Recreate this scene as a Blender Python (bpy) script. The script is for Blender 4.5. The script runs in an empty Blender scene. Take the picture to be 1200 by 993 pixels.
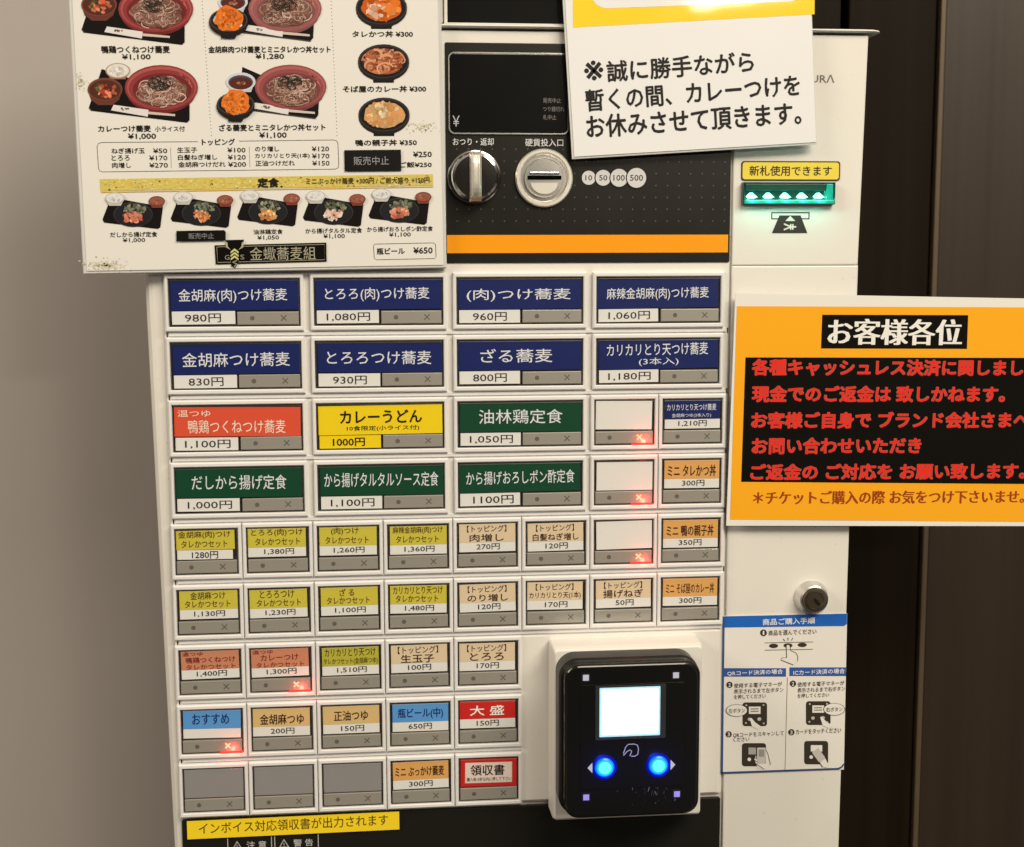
import bpy, math, random
from mathutils import Vector, Matrix, Euler

# ------------------------------------------------------------------ camera, world, lamps
scene = bpy.context.scene
ZO = 1.30                                   # height of the button grid's top edge above the floor (m)
CAM_LOC = Vector((0.087596, -0.582616, 0.008449 + ZO))
CAM_ROT = Euler((1.449555, 0.003111, -0.097606), 'XYZ')
FPX, PW, PH = 1600.0, 1200.0, 993.0
cam_data = bpy.data.cameras.new("camera")
cam_data.sensor_width = 36.0
cam_data.lens = 36.0 * FPX / PW
cam_data.clip_start, cam_data.clip_end = 0.01, 50
cam_data.dof.use_dof = True
cam_data.dof.focus_distance = 0.605
cam_data.dof.aperture_fstop = 24
cam = bpy.data.objects.new("camera", cam_data)
cam.location, cam.rotation_euler = CAM_LOC, CAM_ROT
scene.collection.objects.link(cam)
scene.camera = cam

scene.view_settings.view_transform = 'Standard'
scene.view_settings.look = 'None'
scene.view_settings.exposure = 0.0
scene.view_settings.gamma = 1.0
scene.cycles.use_denoising = True
scene.cycles.max_bounces = 8

world = bpy.data.worlds.new("World")
scene.world = world
world.use_nodes = True
wn, wl = world.node_tree.nodes, world.node_tree.links
bg = wn['Background']
tc = wn.new('ShaderNodeTexCoord'); sep = wn.new('ShaderNodeSeparateXYZ')
ramp = wn.new('ShaderNodeValToRGB')
wl.new(tc.outputs['Generated'], sep.inputs[0])
mr = wn.new('ShaderNodeMapRange'); mr.inputs['From Min'].default_value = -1; mr.inputs['From Max'].default_value = 1
wl.new(sep.outputs['Z'], mr.inputs['Value']); wl.new(mr.outputs[0], ramp.inputs[0])
ramp.color_ramp.elements[0].position = 0.56; ramp.color_ramp.elements[0].color = (0.035, 0.027, 0.019, 1)
ramp.color_ramp.elements[1].position = 0.88; ramp.color_ramp.elements[1].color = (0.60, 0.51, 0.39, 1)
# invented bright noise patches, added so glossy parts have a room to reflect
wm = wn.new('ShaderNodeMapping'); wm.inputs['Scale'].default_value = (2.4, 2.4, 0.9); wm.inputs['Location'].default_value = (3.1, 0.4, 0.7)
wno = wn.new('ShaderNodeTexNoise'); wno.inputs['Scale'].default_value = 1.5; wno.inputs['Detail'].default_value = 2.0
wrp = wn.new('ShaderNodeValToRGB')
wrp.color_ramp.elements[0].position = 0.50; wrp.color_ramp.elements[0].color = (0, 0, 0, 1)
wrp.color_ramp.elements[1].position = 0.66; wrp.color_ramp.elements[1].color = (0.85, 0.74, 0.58, 1)
wadd = wn.new('ShaderNodeMix'); wadd.data_type = 'RGBA'; wadd.blend_type = 'ADD'; wadd.inputs['Factor'].default_value = 0.75
wl.new(tc.outputs['Generated'], wm.inputs['Vector']); wl.new(wm.outputs[0], wno.inputs['Vector']); wl.new(wno.outputs['Fac'], wrp.inputs[0])
wab = wn.new('ShaderNodeMath'); wab.operation = 'ABSOLUTE'; wl.new(sep.outputs['X'], wab.inputs[0])
wmk = wn.new('ShaderNodeMapRange'); wmk.inputs['From Min'].default_value = 0.20; wmk.inputs['From Max'].default_value = 0.48; wmk.inputs['To Max'].default_value = 0.9
wl.new(wab.outputs[0], wmk.inputs['Value']); wl.new(wmk.outputs[0], wadd.inputs['Factor'])
wl.new(ramp.outputs[0], wadd.inputs['A']); wl.new(wrp.outputs[0], wadd.inputs['B'])
wl.new(wadd.outputs['Result'], bg.inputs['Color'])
bg.inputs['Strength'].default_value = 0.62

def lamp(name, loc, target, size, power, color, size_y=None):
    d = bpy.data.lights.new(name, 'AREA'); d.energy = power; d.color = color
    d.size = size
    if size_y: d.shape = 'RECTANGLE'; d.size_y = size_y
    o = bpy.data.objects.new(name, d); scene.collection.objects.link(o)
    o.location = loc
    o.rotation_euler = (Vector(target) - Vector(loc)).to_track_quat('-Z', 'Y').to_euler()
    return o
MID = (0.16, 0, ZO - 0.05)
WARM = (1.0, 0.893, 0.70)
lamp("ceiling_lamp", (0.85, -1.35, ZO + 1.15), MID, 1.5, 37.5, WARM, 0.5)
lamp("room_lamp", (0.86, -2.33, ZO + 0.575), MID, 0.22, 5, (1.0, 0.88, 0.70), 0.05)
lamp("wall_fill", (-1.25, -0.75, ZO + 0.85), MID, 0.6, 13, (1.0, 0.87, 0.68))  # unseen fill added to brighten the left wall

# ------------------------------------------------------------------ colour
def lin(c):
    c = c / 255.0
    return c / 12.92 if c <= 0.04045 else ((c + 0.055) / 1.055) ** 2.4
WHITE = (234, 224, 197)                      # how plain paper reads under these lamps
def C(r, g, b, k=0.80):
    return tuple(min(0.9, k * lin(v) / lin(w)) for v, w in zip((r, g, b), WHITE))

# ------------------------------------------------------------------ materials
def new_mat(name):
    m = bpy.data.materials.new(name); m.use_nodes = True
    return m, m.node_tree.nodes, m.node_tree.links, m.node_tree.nodes['Principled BSDF']
def plain(name, color, rough=0.5, metal=0.0, coat=0.0, var=0.06, bump=0.0, scale=40.0, spec=0.5, speck=0.0):
    m, n, l, p = new_mat(name)
    p.inputs['Metallic'].default_value = metal
    p.inputs['Coat Weight'].default_value = coat
    p.inputs['Coat Roughness'].default_value = 0.08
    p.inputs['Specular IOR Level'].default_value = spec
    t = n.new('ShaderNodeTexCoord'); no = n.new('ShaderNodeTexNoise')
    no.inputs['Scale'].default_value = scale; no.inputs['Detail'].default_value = 6
    l.new(t.outputs['Object'], no.inputs['Vector'])
    mix = n.new('ShaderNodeMix'); mix.data_type = 'RGBA'
    mix.inputs['A'].default_value = tuple(c * (1 - var) for c in color) + (1,)
    mix.inputs['B'].default_value = tuple(min(1, c * (1 + var)) for c in color) + (1,)
    l.new(no.outputs['Fac'], mix.inputs['Factor'])
    last = mix.outputs['Result']
    if speck:                                            # grime specks and faint smears in the paint
        for sc_, lo_, hi_, am in ((330, 0.70, 0.78, speck), (22, 0.56, 0.78, speck * 0.28)):
            n3 = n.new('ShaderNodeTexNoise'); n3.inputs['Scale'].default_value = sc_; n3.inputs['Detail'].default_value = 3
            l.new(t.outputs['Object'], n3.inputs['Vector'])
            m3 = n.new('ShaderNodeMapRange'); m3.inputs['From Min'].default_value = lo_; m3.inputs['From Max'].default_value = hi_
            m3.inputs['To Max'].default_value = am
            l.new(n3.outputs['Fac'], m3.inputs['Value'])
            mx = n.new('ShaderNodeMix'); mx.data_type = 'RGBA'; mx.inputs['B'].default_value = (0.16, 0.12, 0.08, 1)
            l.new(m3.outputs[0], mx.inputs['Factor']); l.new(last, mx.inputs['A']); last = mx.outputs['Result']
    l.new(last, p.inputs['Base Color'])
    r = n.new('ShaderNodeMapRange'); r.inputs['To Min'].default_value = rough * 0.8; r.inputs['To Max'].default_value = rough * 1.2
    l.new(no.outputs['Fac'], r.inputs['Value']); l.new(r.outputs[0], p.inputs['Roughness'])
    if bump:
        b = n.new('ShaderNodeBump'); b.inputs['Strength'].default_value = bump; b.inputs['Distance'].default_value = 0.0004
        n2 = n.new('ShaderNodeTexNoise'); n2.inputs['Scale'].default_value = scale * 40
        l.new(t.outputs['Object'], n2.inputs['Vector']); l.new(n2.outputs['Fac'], b.inputs['Height'])
        l.new(b.outputs[0], p.inputs['Normal'])
    return m
def printed(name, rough=0.45, coat=0.0, wave=0.0, wscale=9.0, crough=0.1, spec=0.3):
    m, n, l, p = new_mat(name)
    a = n.new('ShaderNodeAttribute'); a.attribute_name = 'Col'
    l.new(a.outputs['Color'], p.inputs['Base Color'])
    p.inputs['Coat Weight'].default_value = coat; p.inputs['Coat Roughness'].default_value = crough
    p.inputs['Specular IOR Level'].default_value = spec
    t = n.new('ShaderNodeTexCoord'); no = n.new('ShaderNodeTexNoise'); no.inputs['Scale'].default_value = 60
    l.new(t.outputs['Object'], no.inputs['Vector'])
    r = n.new('ShaderNodeMapRange'); r.inputs['To Min'].default_value = rough * 0.8; r.inputs['To Max'].default_value = rough * 1.25
    l.new(no.outputs['Fac'], r.inputs['Value']); l.new(r.outputs[0], p.inputs['Roughness'])
    if wave:
        n2 = n.new('ShaderNodeTexNoise'); n2.inputs['Scale'].default_value = wscale; n2.inputs['Detail'].default_value = 2
        b = n.new('ShaderNodeBump'); b.inputs['Strength'].default_value = wave; b.inputs['Distance'].default_value = 0.004
        l.new(t.outputs['Object'], n2.inputs['Vector']); l.new(n2.outputs['Fac'], b.inputs['Height'])
        l.new(b.outputs[0], p.inputs['Normal']); l.new(b.outputs[0], p.inputs['Coat Normal'])
    return m
def glow(name, color, strength, base=(0.02, 0.02, 0.02)):
    m, n, l, p = new_mat(name)
    p.inputs['Base Color'].default_value = base + (1,)
    p.inputs['Emission Color'].default_value = color + (1,)
    p.inputs['Emission Strength'].default_value = strength
    p.inputs['Roughness'].default_value = 0.25
    no = n.new('ShaderNodeTexNoise'); no.inputs['Scale'].default_value = 400
    r = n.new('ShaderNodeMapRange'); r.inputs['To Min'].default_value = strength * 0.85; r.inputs['To Max'].default_value = strength * 1.15
    t = n.new('ShaderNodeTexCoord'); l.new(t.outputs['Object'], no.inputs['Vector'])
    l.new(no.outputs['Fac'], r.inputs['Value']); l.new(r.outputs[0], p.inputs['Emission Strength'])
    return m
def clear(name, color=(0.95, 0.97, 0.95), rough=0.05):
    m, n, l, p = new_mat(name)
    n.remove(p); out = n['Material Output']
    tr = n.new('ShaderNodeBsdfTransparent'); tr.inputs[0].default_value = color + (1,)
    gl = n.new('ShaderNodeBsdfGlossy'); gl.inputs['Roughness'].default_value = rough
    fr = n.new('ShaderNodeFresnel'); fr.inputs['IOR'].default_value = 1.5
    mx = n.new('ShaderNodeMixShader')
    ge = n.new('ShaderNodeNewGeometry'); fl = n.new('ShaderNodeMath'); fl.operation = 'SUBTRACT'; fl.inputs[0].default_value = 1.0
    mu = n.new('ShaderNodeMath'); mu.operation = 'MULTIPLY'           # only the outer face of the pane mirrors
    l.new(ge.outputs['Backfacing'], fl.inputs[1]); l.new(fr.outputs[0], mu.inputs[0]); l.new(fl.outputs[0], mu.inputs[1])
    l.new(mu.outputs[0], mx.inputs[0]); l.new(tr.outputs[0], mx.inputs[1]); l.new(gl.outputs[0], mx.inputs[2])
    l.new(mx.outputs[0], out.inputs['Surface'])
    return m
def wood(name, color, rough, spec=0.3):
    m, n, l, p = new_mat(name)
    p.inputs['Specular IOR Level'].default_value = spec
    t = n.new('ShaderNodeTexCoord'); mp = n.new('ShaderNodeMapping')
    mp.inputs['Scale'].default_value = (55, 55, 0.8)
    l.new(t.outputs['Object'], mp.inputs['Vector'])
    no = n.new('ShaderNodeTexNoise'); no.inputs['Scale'].default_value = 1.6; no.inputs['Detail'].default_value = 8
    l.new(mp.outputs[0], no.inputs['Vector'])
    rp = n.new('ShaderNodeValToRGB')
    rp.color_ramp.elements[0].position = 0.3; rp.color_ramp.elements[0].color = tuple(c * 0.72 for c in color) + (1,)
    rp.color_ramp.elements[1].position = 0.75; rp.color_ramp.elements[1].color = tuple(c * 1.3 for c in color) + (1,)
    l.new(no.outputs['Fac'], rp.inputs[0]); l.new(rp.outputs[0], p.inputs['Base Color'])
    r = n.new('ShaderNodeMapRange'); r.inputs['To Min'].default_value = rough * 0.85; r.inputs['To Max'].default_value = rough * 1.15
    l.new(no.outputs['Fac'], r.inputs['Value']); l.new(r.outputs[0], p.inputs['Roughness'])
    b = n.new('ShaderNodeBump'); b.inputs['Strength'].default_value = 0.10; b.inputs['Distance'].default_value = 0.001
    l.new(no.outputs['Fac'], b.inputs['Height']); l.new(b.outputs[0], p.inputs['Normal'])
    return m
M = dict(
    cream=plain('cream_enamel', C(229, 217, 188), 0.42, speck=0.3, var=0.03, bump=0.06, scale=14),
    frame=plain('ivory_plastic', C(230, 220, 196), 0.36, var=0.03, scale=30),
    recess=plain('recess_plastic', (0.022, 0.018, 0.014), 0.5),
    plate=plain('grey_lens_plate', C(172, 162, 138), 0.34, metal=0.3, coat=0.3, var=0.05),
    mark=plain('grey_mark', C(100, 92, 76), 0.5),
    blank=plain('smoky_blank_lens', C(146, 139, 126), 0.30, coat=0.4, var=0.05),
    black=plain('dark_fascia', (0.0135, 0.013, 0.0112), 0.30, var=0.1, spec=0.3),
    hole=plain('slot_dark', (0.003, 0.003, 0.003), 0.9, spec=0.0),
    gloss=plain('black_gloss', (0.007, 0.007, 0.007), 0.14, var=0.1),
    darkglass=plain('screen_border', (0.03, 0.032, 0.034), 0.2),
    soft=plain('black_plastic', (0.010, 0.010, 0.010), 0.34, var=0.1, spec=0.22),
    chrome=plain('chrome', (0.80, 0.80, 0.80), 0.10, metal=1.0, var=0.05),
    steel=plain('brushed_steel', (0.68, 0.67, 0.65), 0.28, metal=1.0, var=0.08),
    satin=plain('satin_chrome', (0.82, 0.80, 0.76), 0.36, metal=0.75, var=0.08),
    darksteel=plain('dark_steel', (0.20, 0.165, 0.125), 0.34, metal=1.0, var=0.15, scale=200),
    print=printed('printed_paper', 0.5),
    card=printed('button_card', 0.34, coat=0.35),
    lam=printed('laminated_print', 0.5, coat=0.05, wave=0.06, wscale=8, spec=0.08),
    sleeve=printed('glossy_sleeve', 0.5, coat=0.45, wave=0.16, wscale=16, crough=0.05, spec=0.2),
    fascia=printed('fascia_print', 0.33),
    clear=clear('clear_acrylic', (0.985, 0.98, 0.97), 0.13),
    clearrim=clear('clear_acrylic_rim', (0.95, 0.945, 0.93), 0.4),
    acrylic=plain('clear_acrylic_edge', C(214, 206, 182), 0.2, coat=0.5),
    green=glow('green_lit_plastic', (0.0, 0.42, 0.30), 0.55, (0.0, 0.18, 0.13)),
    greendark=plain('dark_green_plastic', (0.004, 0.05, 0.038), 0.2),
    greenled=glow('green_led', (0.30, 1.0, 0.80), 3.2),
    red=glow('red_led', (1.0, 0.20, 0.10), 4.5, (0.3, 0.02, 0.01)),
    redstrip=glow('red_lit_acrylic', (1.0, 0.05, 0.04), 0.9, (0.4, 0.05, 0.03)),
    screen=glow('lit_screen', (0.80, 0.97, 1.0), 1.5),
    screenedge=glow('lit_screen_edge', (0.50, 0.88, 1.0), 1.0),
    blue=glow('blue_led', (0.0, 0.10, 1.0), 1.5, (0.0, 0.05, 0.3)),
    bluecore=glow('blue_led_core', (0.12, 0.78, 1.0), 1.25,
    (0.0, 0.05, 0.3)), bluemid=glow('blue_led_mid', (0.01, 0.36, 1.0), 1.5, (0.0, 0.05, 0.3)),
    bluehalo=glow('blue_halo', (0.0, 0.01, 0.8), 0.30, (0.0, 0.0, 0.1)),
    led=glow('white_led', (0.66, 0.64, 0.72), 0.75),
    violet=glow('violet_led', (0.38, 0.30, 0.95), 0.9),
    wall=plain('beige_wall', C(204, 188, 163, 0.56), 0.85, var=0.05, scale=3, bump=0.15),
    wood=wood('dark_wood', (0.012, 0.008, 0.005), 0.5, 0.07),
    wood2=wood('brown_wood', (0.027, 0.0158, 0.0088), 0.40, 0.55),
    trim=plain('bronze_trim', (0.12, 0.088, 0.058), 0.42, metal=0.3, var=0.1),
)

# ------------------------------------------------------------------ geometry helpers (millimetres: x right, z up, d towards the viewer)
def P(x, z, d=0.0):
    return Vector((x / 1000.0, -d / 1000.0, ZO + z / 1000.0))
RM = CAM_ROT.to_matrix()
def at(px, py, d=0.0):
    """millimetre position (x, z) on the plane d mm in front of the machine face for a point of the photograph"""
    q = RM @ Vector(((px - PW / 2) / FPX, -(py - PH / 2) / FPX, -1))
    t = (-d / 1000.0 - CAM_LOC.y) / q.y
    p = CAM_LOC + q * t
    return p.x * 1000.0, (p.z - ZO) * 1000.0

class MB:
    def __init__(s): s.v = []; s.f = []; s.m = []; s.c = []; s.mats = []; s.sm = []
    def mat(s, m):
        m = M[m]
        if m not in s.mats: s.mats.append(m)
        return s.mats.index(m)
    def face(s, pts, mat, col=(0.8, 0.8, 0.8), smooth=False):
        b = len(s.v); s.v += [Vector(p) for p in pts]
        s.f.append(tuple(range(b, b + len(pts)))); s.m.append(s.mat(mat)); s.c.append(col); s.sm.append(smooth)
    def loft(s, loops, mat, cap0=False, cap1=True, col=(0.8, 0.8, 0.8), smooth=False, closed=False):
        n = len(loops[0]); b = len(s.v); mi = s.mat(mat)
        for L in loops: s.v += [Vector(p) for p in L]
        k = len(loops)
        for i in range(k if closed else k - 1):
            i2 = (i + 1) % k
            for j in range(n):
                j2 = (j + 1) % n
                s.f.append((b + i * n + j, b + i * n + j2, b + i2 * n + j2, b + i2 * n + j)); s.m.append(mi); s.c.append(col); s.sm.append(smooth)
        if cap0: s.f.append(tuple(b + j for j in reversed(range(n)))); s.m.append(mi); s.c.append(col); s.sm.append(False)
        if cap1: s.f.append(tuple(b + (k - 1) * n + j for j in range(n))); s.m.append(mi); s.c.append(col); s.sm.append(False)
    def text(s, body, cx, cz, w, h, d, mat, col, ang=0.0, bold=0.0):
        # heavier weights: the same strokes printed again a hair to each side
        vs, fs = glyphs(body)
        mi = s.mat(mat); ca, sa = math.cos(ang), math.sin(ang)
        q = abs(bold) * h * 1.1
        steps = [(-1, 0), (1, 0), (-.4, 0), (.4, 0)] if bold < 0 else [(0, 0)] if bold == 0 else ([(-1, 0), (1, 0), (0, 1), (0, -1)] if bold < 0.03 else [(-1, -.7), (1, -.7), (-1, .7), (1, .7), (0, 1), (0, -1), (1, 0), (-1, 0)])
        w, h = w - 2 * q, h - (2 * q if bold > 0 else 0)
        for k, (ox, oy) in enumerate(steps):
            b = len(s.v); dd = d + 0.004 * k
            for x, y in vs:
                X, Y = x * w + ox * q, y * h + oy * q
                s.v.append(P(cx + X * ca - Y * sa, cz + X * sa + Y * ca, dd))
            for f in fs:
                s.f.append(tuple(b + i for i in f)); s.m.append(mi); s.c.append(col); s.sm.append(False)
    def build(s, name, parent=None, org=None, loc=None):
        """org: world point the mesh is modelled about (default: the parent's origin)"""
        po = parent.matrix_basis.translation if parent is not None else Vector()
        q = parent
        wo = Vector()
        while q is not None: wo = wo + q.location; q = q.parent
        if org is None: org = wo
        me = bpy.data.meshes.new(name)
        me.from_pydata([v - org for v in s.v], [], s.f)
        for m in s.mats: me.materials.append(m)
        me.polygons.foreach_set('material_index', s.m)
        me.polygons.foreach_set('use_smooth', s.sm)
        ca = me.color_attributes.new('Col', 'FLOAT_COLOR', 'CORNER')
        buf = []
        for p, c in zip(s.f, s.c): buf += [c[0], c[1], c[2], 1.0] * len(p)
        ca.data.foreach_set('color', buf)
        me.update()
        o = bpy.data.objects.new(name, me); scene.collection.objects.link(o)
        o.parent = parent; o.location = org - wo
        return o

_gl = {}
def glyphs(body):
    k = body
    if k in _gl: return _gl[k]
    cu = bpy.data.curves.new('lettering', 'FONT'); cu.body = body; cu.resolution_u = 2
    cu.fill_mode = 'FRONT'
    ob = bpy.data.objects.new('lettering', cu); scene.collection.objects.link(ob)
    dg = bpy.context.evaluated_depsgraph_get()
    me = bpy.data.meshes.new_from_object(ob.evaluated_get(dg))
    vs = [(v.co.x, v.co.y) for v in me.vertices]; fs = [tuple(p.vertices) for p in me.polygons]
    bpy.data.objects.remove(ob); bpy.data.curves.remove(cu); bpy.data.meshes.remove(me)
    if vs:
        x0 = min(a for a, _ in vs); x1 = max(a for a, _ in vs); y0 = min(b for _, b in vs); y1 = max(b for _, b in vs)
        vs = [((a - (x0 + x1) / 2) / max(1e-6, x1 - x0), (b - (y0 + y1) / 2) / max(1e-6, y1 - y0)) for a, b in vs]
    _gl[k] = (vs, fs)
    return _gl[k]

def rrect(x0, x1, z0, z1, r, d, k=4):
    """counter-clockwise (seen from the front) rounded rectangle, four radii allowed (tr, tl, bl, br)"""
    rr = r if isinstance(r, (tuple, list)) else (r,) * 4
    out = []
    for (cx, cz, a0), q in zip(((x1, z1, 0), (x0, z1, 90), (x0, z0, 180), (x1, z0, 270)), rr):
        sx = -1 if cx == x1 else 1; sz = -1 if cz == z1 else 1
        for i in range(k + 1):
            a = math.radians(a0 + 90.0 * i / k)
            out.append(P(cx + sx * q + q * math.cos(a), cz + sz * q + q * math.sin(a), d))
    return out
def rbox(mb, x0, x1, z0, z1, d0, d1, mat, r=1.0, bev=0.5, k=4, cap0=False, taper=0.0, smooth=False, col=(0.8, 0.8, 0.8)):
    """plate standing from depth d0 out to d1 with rounded corners and a rounded front edge"""
    L = [rrect(x0, x1, z0, z1, r, d0, k)]
    t = taper
    for i in range(4):
        a = math.radians(30 * i)
        ins = t + bev * (1 - math.cos(a))
        L.append(rrect(x0 + ins, x1 - ins, z0 + ins, z1 - ins, max(0.01, r - ins * 0.6), d1 - bev + bev * math.sin(a), k))
    mb.loft(L, mat, cap0=cap0, smooth=smooth, col=col)
def ringframe(mb, x0, x1, z0, z1, wx, wt, wb, d0, d1, mat, bev=0.35, din=None):
    """rectangular frame with a bevelled outer and inner edge; the hole runs back to depth din"""
    din = d0 if din is None else din
    def q(i, d, hole=False):
        if hole: return [P(x1 - wx + i, z1 - wt + i, d), P(x0 + wx - i, z1 - wt + i, d), P(x0 + wx - i, z0 + wb - i, d), P(x1 - wx + i, z0 + wb - i, d)]
        return [P(x1 - i, z1 - i, d), P(x0 + i, z1 - i, d), P(x0 + i, z0 + i, d), P(x1 - i, z0 + i, d)]
    mb.loft([q(0, d0), q(0, d1 - bev), q(bev, d1), q(bev * 0.7, d1, True), q(0, d1 - bev * 0.7, True), q(0, din, True)], mat, cap1=False)
def lathe(mb, cx, cz, prof, mat, seg=48, smooth=True, cap1=True, cap0=False, sx=1.0, sz=1.0):
    """prof: (radius, depth) pairs from the back to the front"""
    L = [[P(cx + r * sx * math.cos(2 * math.pi * j / seg), cz + r * sz * math.sin(2 * math.pi * j / seg), d) for j in range(seg)] for r, d in prof]
    for i in range(len(L) - 1):
        mb.loft(L[i:i + 2], mat, cap1=cap1 and i == len(L) - 2, cap0=cap0 and i == 0, smooth=smooth)

def empty(name, origin, label=None, cat=None, group=None):
    o = bpy.data.objects.new(name, None); scene.collection.objects.link(o)
    o.location = origin; o.empty_display_size = 0.02
    return tag(o, label, cat, group)
def tag(o, label=None, cat=None, group=None, kind=None):
    for k, v in (('label', label), ('category', cat), ('group', group), ('kind', kind)):
        if v: o[k] = v
    return o

# flat printed artwork laid on a sheet d mm off the machine face
class Art:
    def __init__(s, d, ang=0.0, mat='print'):
        s.mb = MB(); s.d = d; s.ang = ang; s.m = mat; s.n = 0
    def pt(s, px, py, layer):
        x, z = at(px, py, s.d)
        return P(x, z, s.d + 0.06 * layer)
    def poly(s, pts, col, layer=1):
        s.mb.face([s.pt(x, y, layer) for x, y in reversed(pts)] if area(pts) > 0 else [s.pt(x, y, layer) for x, y in pts], s.m, col)
    def rect(s, x0, y0, x1, y1, col, layer=1, r=0.0):
        s.poly(rr2(x0, y0, x1, y1, r), col, layer)
    def ell(s, cx, cy, rx, ry, col, layer=1, rot=0.0, n=28, jit=0.0, rnd=None):
        ca, sa = math.cos(rot), math.sin(rot); pts = []
        for i in range(n):
            a = 2 * math.pi * i / n; k = 1 + (rnd.uniform(-jit, jit) if rnd else 0)
            x, y = rx * k * math.cos(a), ry * k * math.sin(a)
            pts.append((cx + x * ca - y * sa, cy + x * sa + y * ca))
        s.poly(pts, col, layer)
    def line(s, pts, w, col, layer=2, closed=False):
        pts = list(pts) + ([pts[0], pts[1]] if closed else [])
        L = []
        for i, p in enumerate(pts):
            a = pts[max(0, i - 1)]; b = pts[min(len(pts) - 1, i + 1)]
            dx, dy = b[0] - a[0], b[1] - a[1]; q = math.hypot(dx, dy) or 1
            L.append((p[0] - dy / q * w / 2, p[1] + dx / q * w / 2, p[0] + dy / q * w / 2, p[1] - dx / q * w / 2))
        for A, B in zip(L, L[1:]):
            s.poly([(A[0], A[1]), (A[2], A[3]), (B[2], B[3]), (B[0], B[1])], col, layer)
    def text(s, body, x0, y0, x1, y1, col, layer=2, bold=0.0, ang=None):
        cx, cy = (x0 + x1) / 2, (y0 + y1) / 2
        a = at(x0, cy, s.d); b = at(x1, cy, s.d); t = at(cx, y0, s.d); u = at(cx, y1, s.d)
        c = at(cx, cy, s.d)
        s.mb.text(body, c[0], c[1], math.hypot(a[0] - b[0], a[1] - b[1]), math.hypot(t[0] - u[0], t[1] - u[1]), s.d + 0.06 * layer, s.m, col,
                  s.ang if ang is None else ang, bold)
def area(p): return sum(a[0] * b[1] - b[0] * a[1] for a, b in zip(p, p[1:] + p[:1]))
def rr2(x0, y0, x1, y1, r, k=4):
    if r <= 0: return [(x0, y0), (x1, y0), (x1, y1), (x0, y1)]
    out = []
    for cx, cy, a0 in ((x1 - r, y1 - r, 0), (x0 + r, y1 - r, 90), (x0 + r, y0 + r, 180), (x1 - r, y0 + r, 270)):
        for i in range(k + 1):
            a = math.radians(a0 + 90 * i / k); out.append((cx + r * math.cos(a), cy + r * math.sin(a)))
    return out

INK = C(38, 30, 22); PAPER = C(232, 222, 196); BLACK = (0.004, 0.0035, 0.003); WHT = (0.8, 0.8, 0.8)

# ------------------------------------------------------------------ the setting behind the machine
def block(name, x0, x1, z0, z1, d0, d1, mat, parent=None, r=0.0, bev=0.4):
    mb = MB(); rbox(mb, x0, x1, z0, z1, d0, d1, mat, r=max(r, 0.05), bev=bev, k=2, cap0=True)
    return mb.build(name, parent, org=P((x0 + x1) / 2, z0, d0) if parent is None else None)
w = block('wall', -1400, 240, -1300, 1100, -320, -260, 'wall')
tag(w, 'plain beige wall behind the left side of the ticket machine', 'wall', kind='structure')
for (x0, x1, lb, mt) in ((262, 327.0, 'narrow dark brown wall panel nearest the machine, mostly hidden behind it', 'wood'),
                     (331, 378.2, 'dark brown wood wall panel between the machine and the upright metal trim', 'wood'),
                     (382.6, 900, 'lighter brown wood wall panel to the right of the upright metal trim', 'wood2')):
    tag(block('wall_panel', x0, x1, -1300, 1100, -150, -120, mt, bev=1.0), lb, 'wall panel', 'brown panels behind the machine')
tag(block('panel_backing', 255, 905, -1300, 1100, -170, -151, 'black'), 'dark backing seen in the gaps between the brown wall panels', 'backing', kind='structure')
tag(block('trim_strip', 378.9, 382.0, -1300, 1100, -150, -117, 'trim', r=0.5, bev=0.8), 'slim upright bronze trim strip between two brown wall panels', 'trim')

# ------------------------------------------------------------------ the ticket machine
mach = empty('ticket_machine', P(145, -1300, -70), 'cream food ticket vending machine with rows of coloured menu buttons', 'ticket machine')
def part(mb, name, parent=mach): return mb.build(name, parent)

# cabinet behind the doors
mb = MB()
L = []
def outline(i, d, top=102.6, bot=-900.0):
    def xl(z): return -9.6 + 4.4 * (min(0, z) / -250.0) * (1 if z > -250 else 250 / -z)
    xs = [(299.4 - i, top - i), (-9.2 + i, top - i), (-9.6 + i, 0), (-7.6 + i, -120), (-5.4 + i, -250), (-5.4 + i, bot), (291.4 - i, bot), (295.4 - i, -250), (296.6 - i, -60), (297.6 - i, 10)]
    return [P(x, z, d) for x, z in xs]
mb.loft([outline(0, -150), outline(0, -6), outline(0.6, -4.0), outline(2.0, -2.4), outline(3.6, -2.0)], 'cream', cap0=True)
part(mb, 'cabinet')
# left door sheet and the two sheets of the right column
mb = MB(); rbox(mb, -1.6, 239.2, -233.4, 102.2, -2.6, 0, 'cream', r=0.8, bev=0.6); part(mb, 'front_door')
def column_sheet(name, z0, z1, x1t, x1b):
    mb = MB()
    def q(i, d): return [P(x1t - i, z1 - i, d), P(240.2 + i, z1 - i, d), P(240.2 + i, z0 + i, d), P(x1b - i, z0 + i, d)]
    mb.loft([q(0, -2.6), q(0, -0.5), q(0.15, -0.15), q(0.6, 0.0)], 'cream'); return part(mb, name)
column_sheet('bill_panel', 4.6, 102.2, 298.4, 296.4)
column_sheet('service_panel', -900, 4.4, 296.6, 290.6)
# shelf-like ledge along the top
mb = MB()
prof = [(1.0, -150), (1.0, 1.4), (1.2, 2.2), (1.5, 2.6), (1.9, 2.4), (2.2, 1.8), (2.3, 0.8), (2.3, -150)]
xs = [-12, 280, 296, 300.2, 302.4, 303.2]
rows = []
for i, x in enumerate(xs):
    sh = (0, 0, 0, 0.3, 1.0, 2.2)[i]; q = (1, 1, 1, 0.96, 0.75, 0.4)[i]
    rows.append([P(x, 102.2 + 1.0 + (z - 1.0) * q, d - sh if d > 0 else d) for z, d in prof])
mb.loft(rows, 'cream', cap0=True, smooth=False); part(mb, 'top_ledge')
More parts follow.
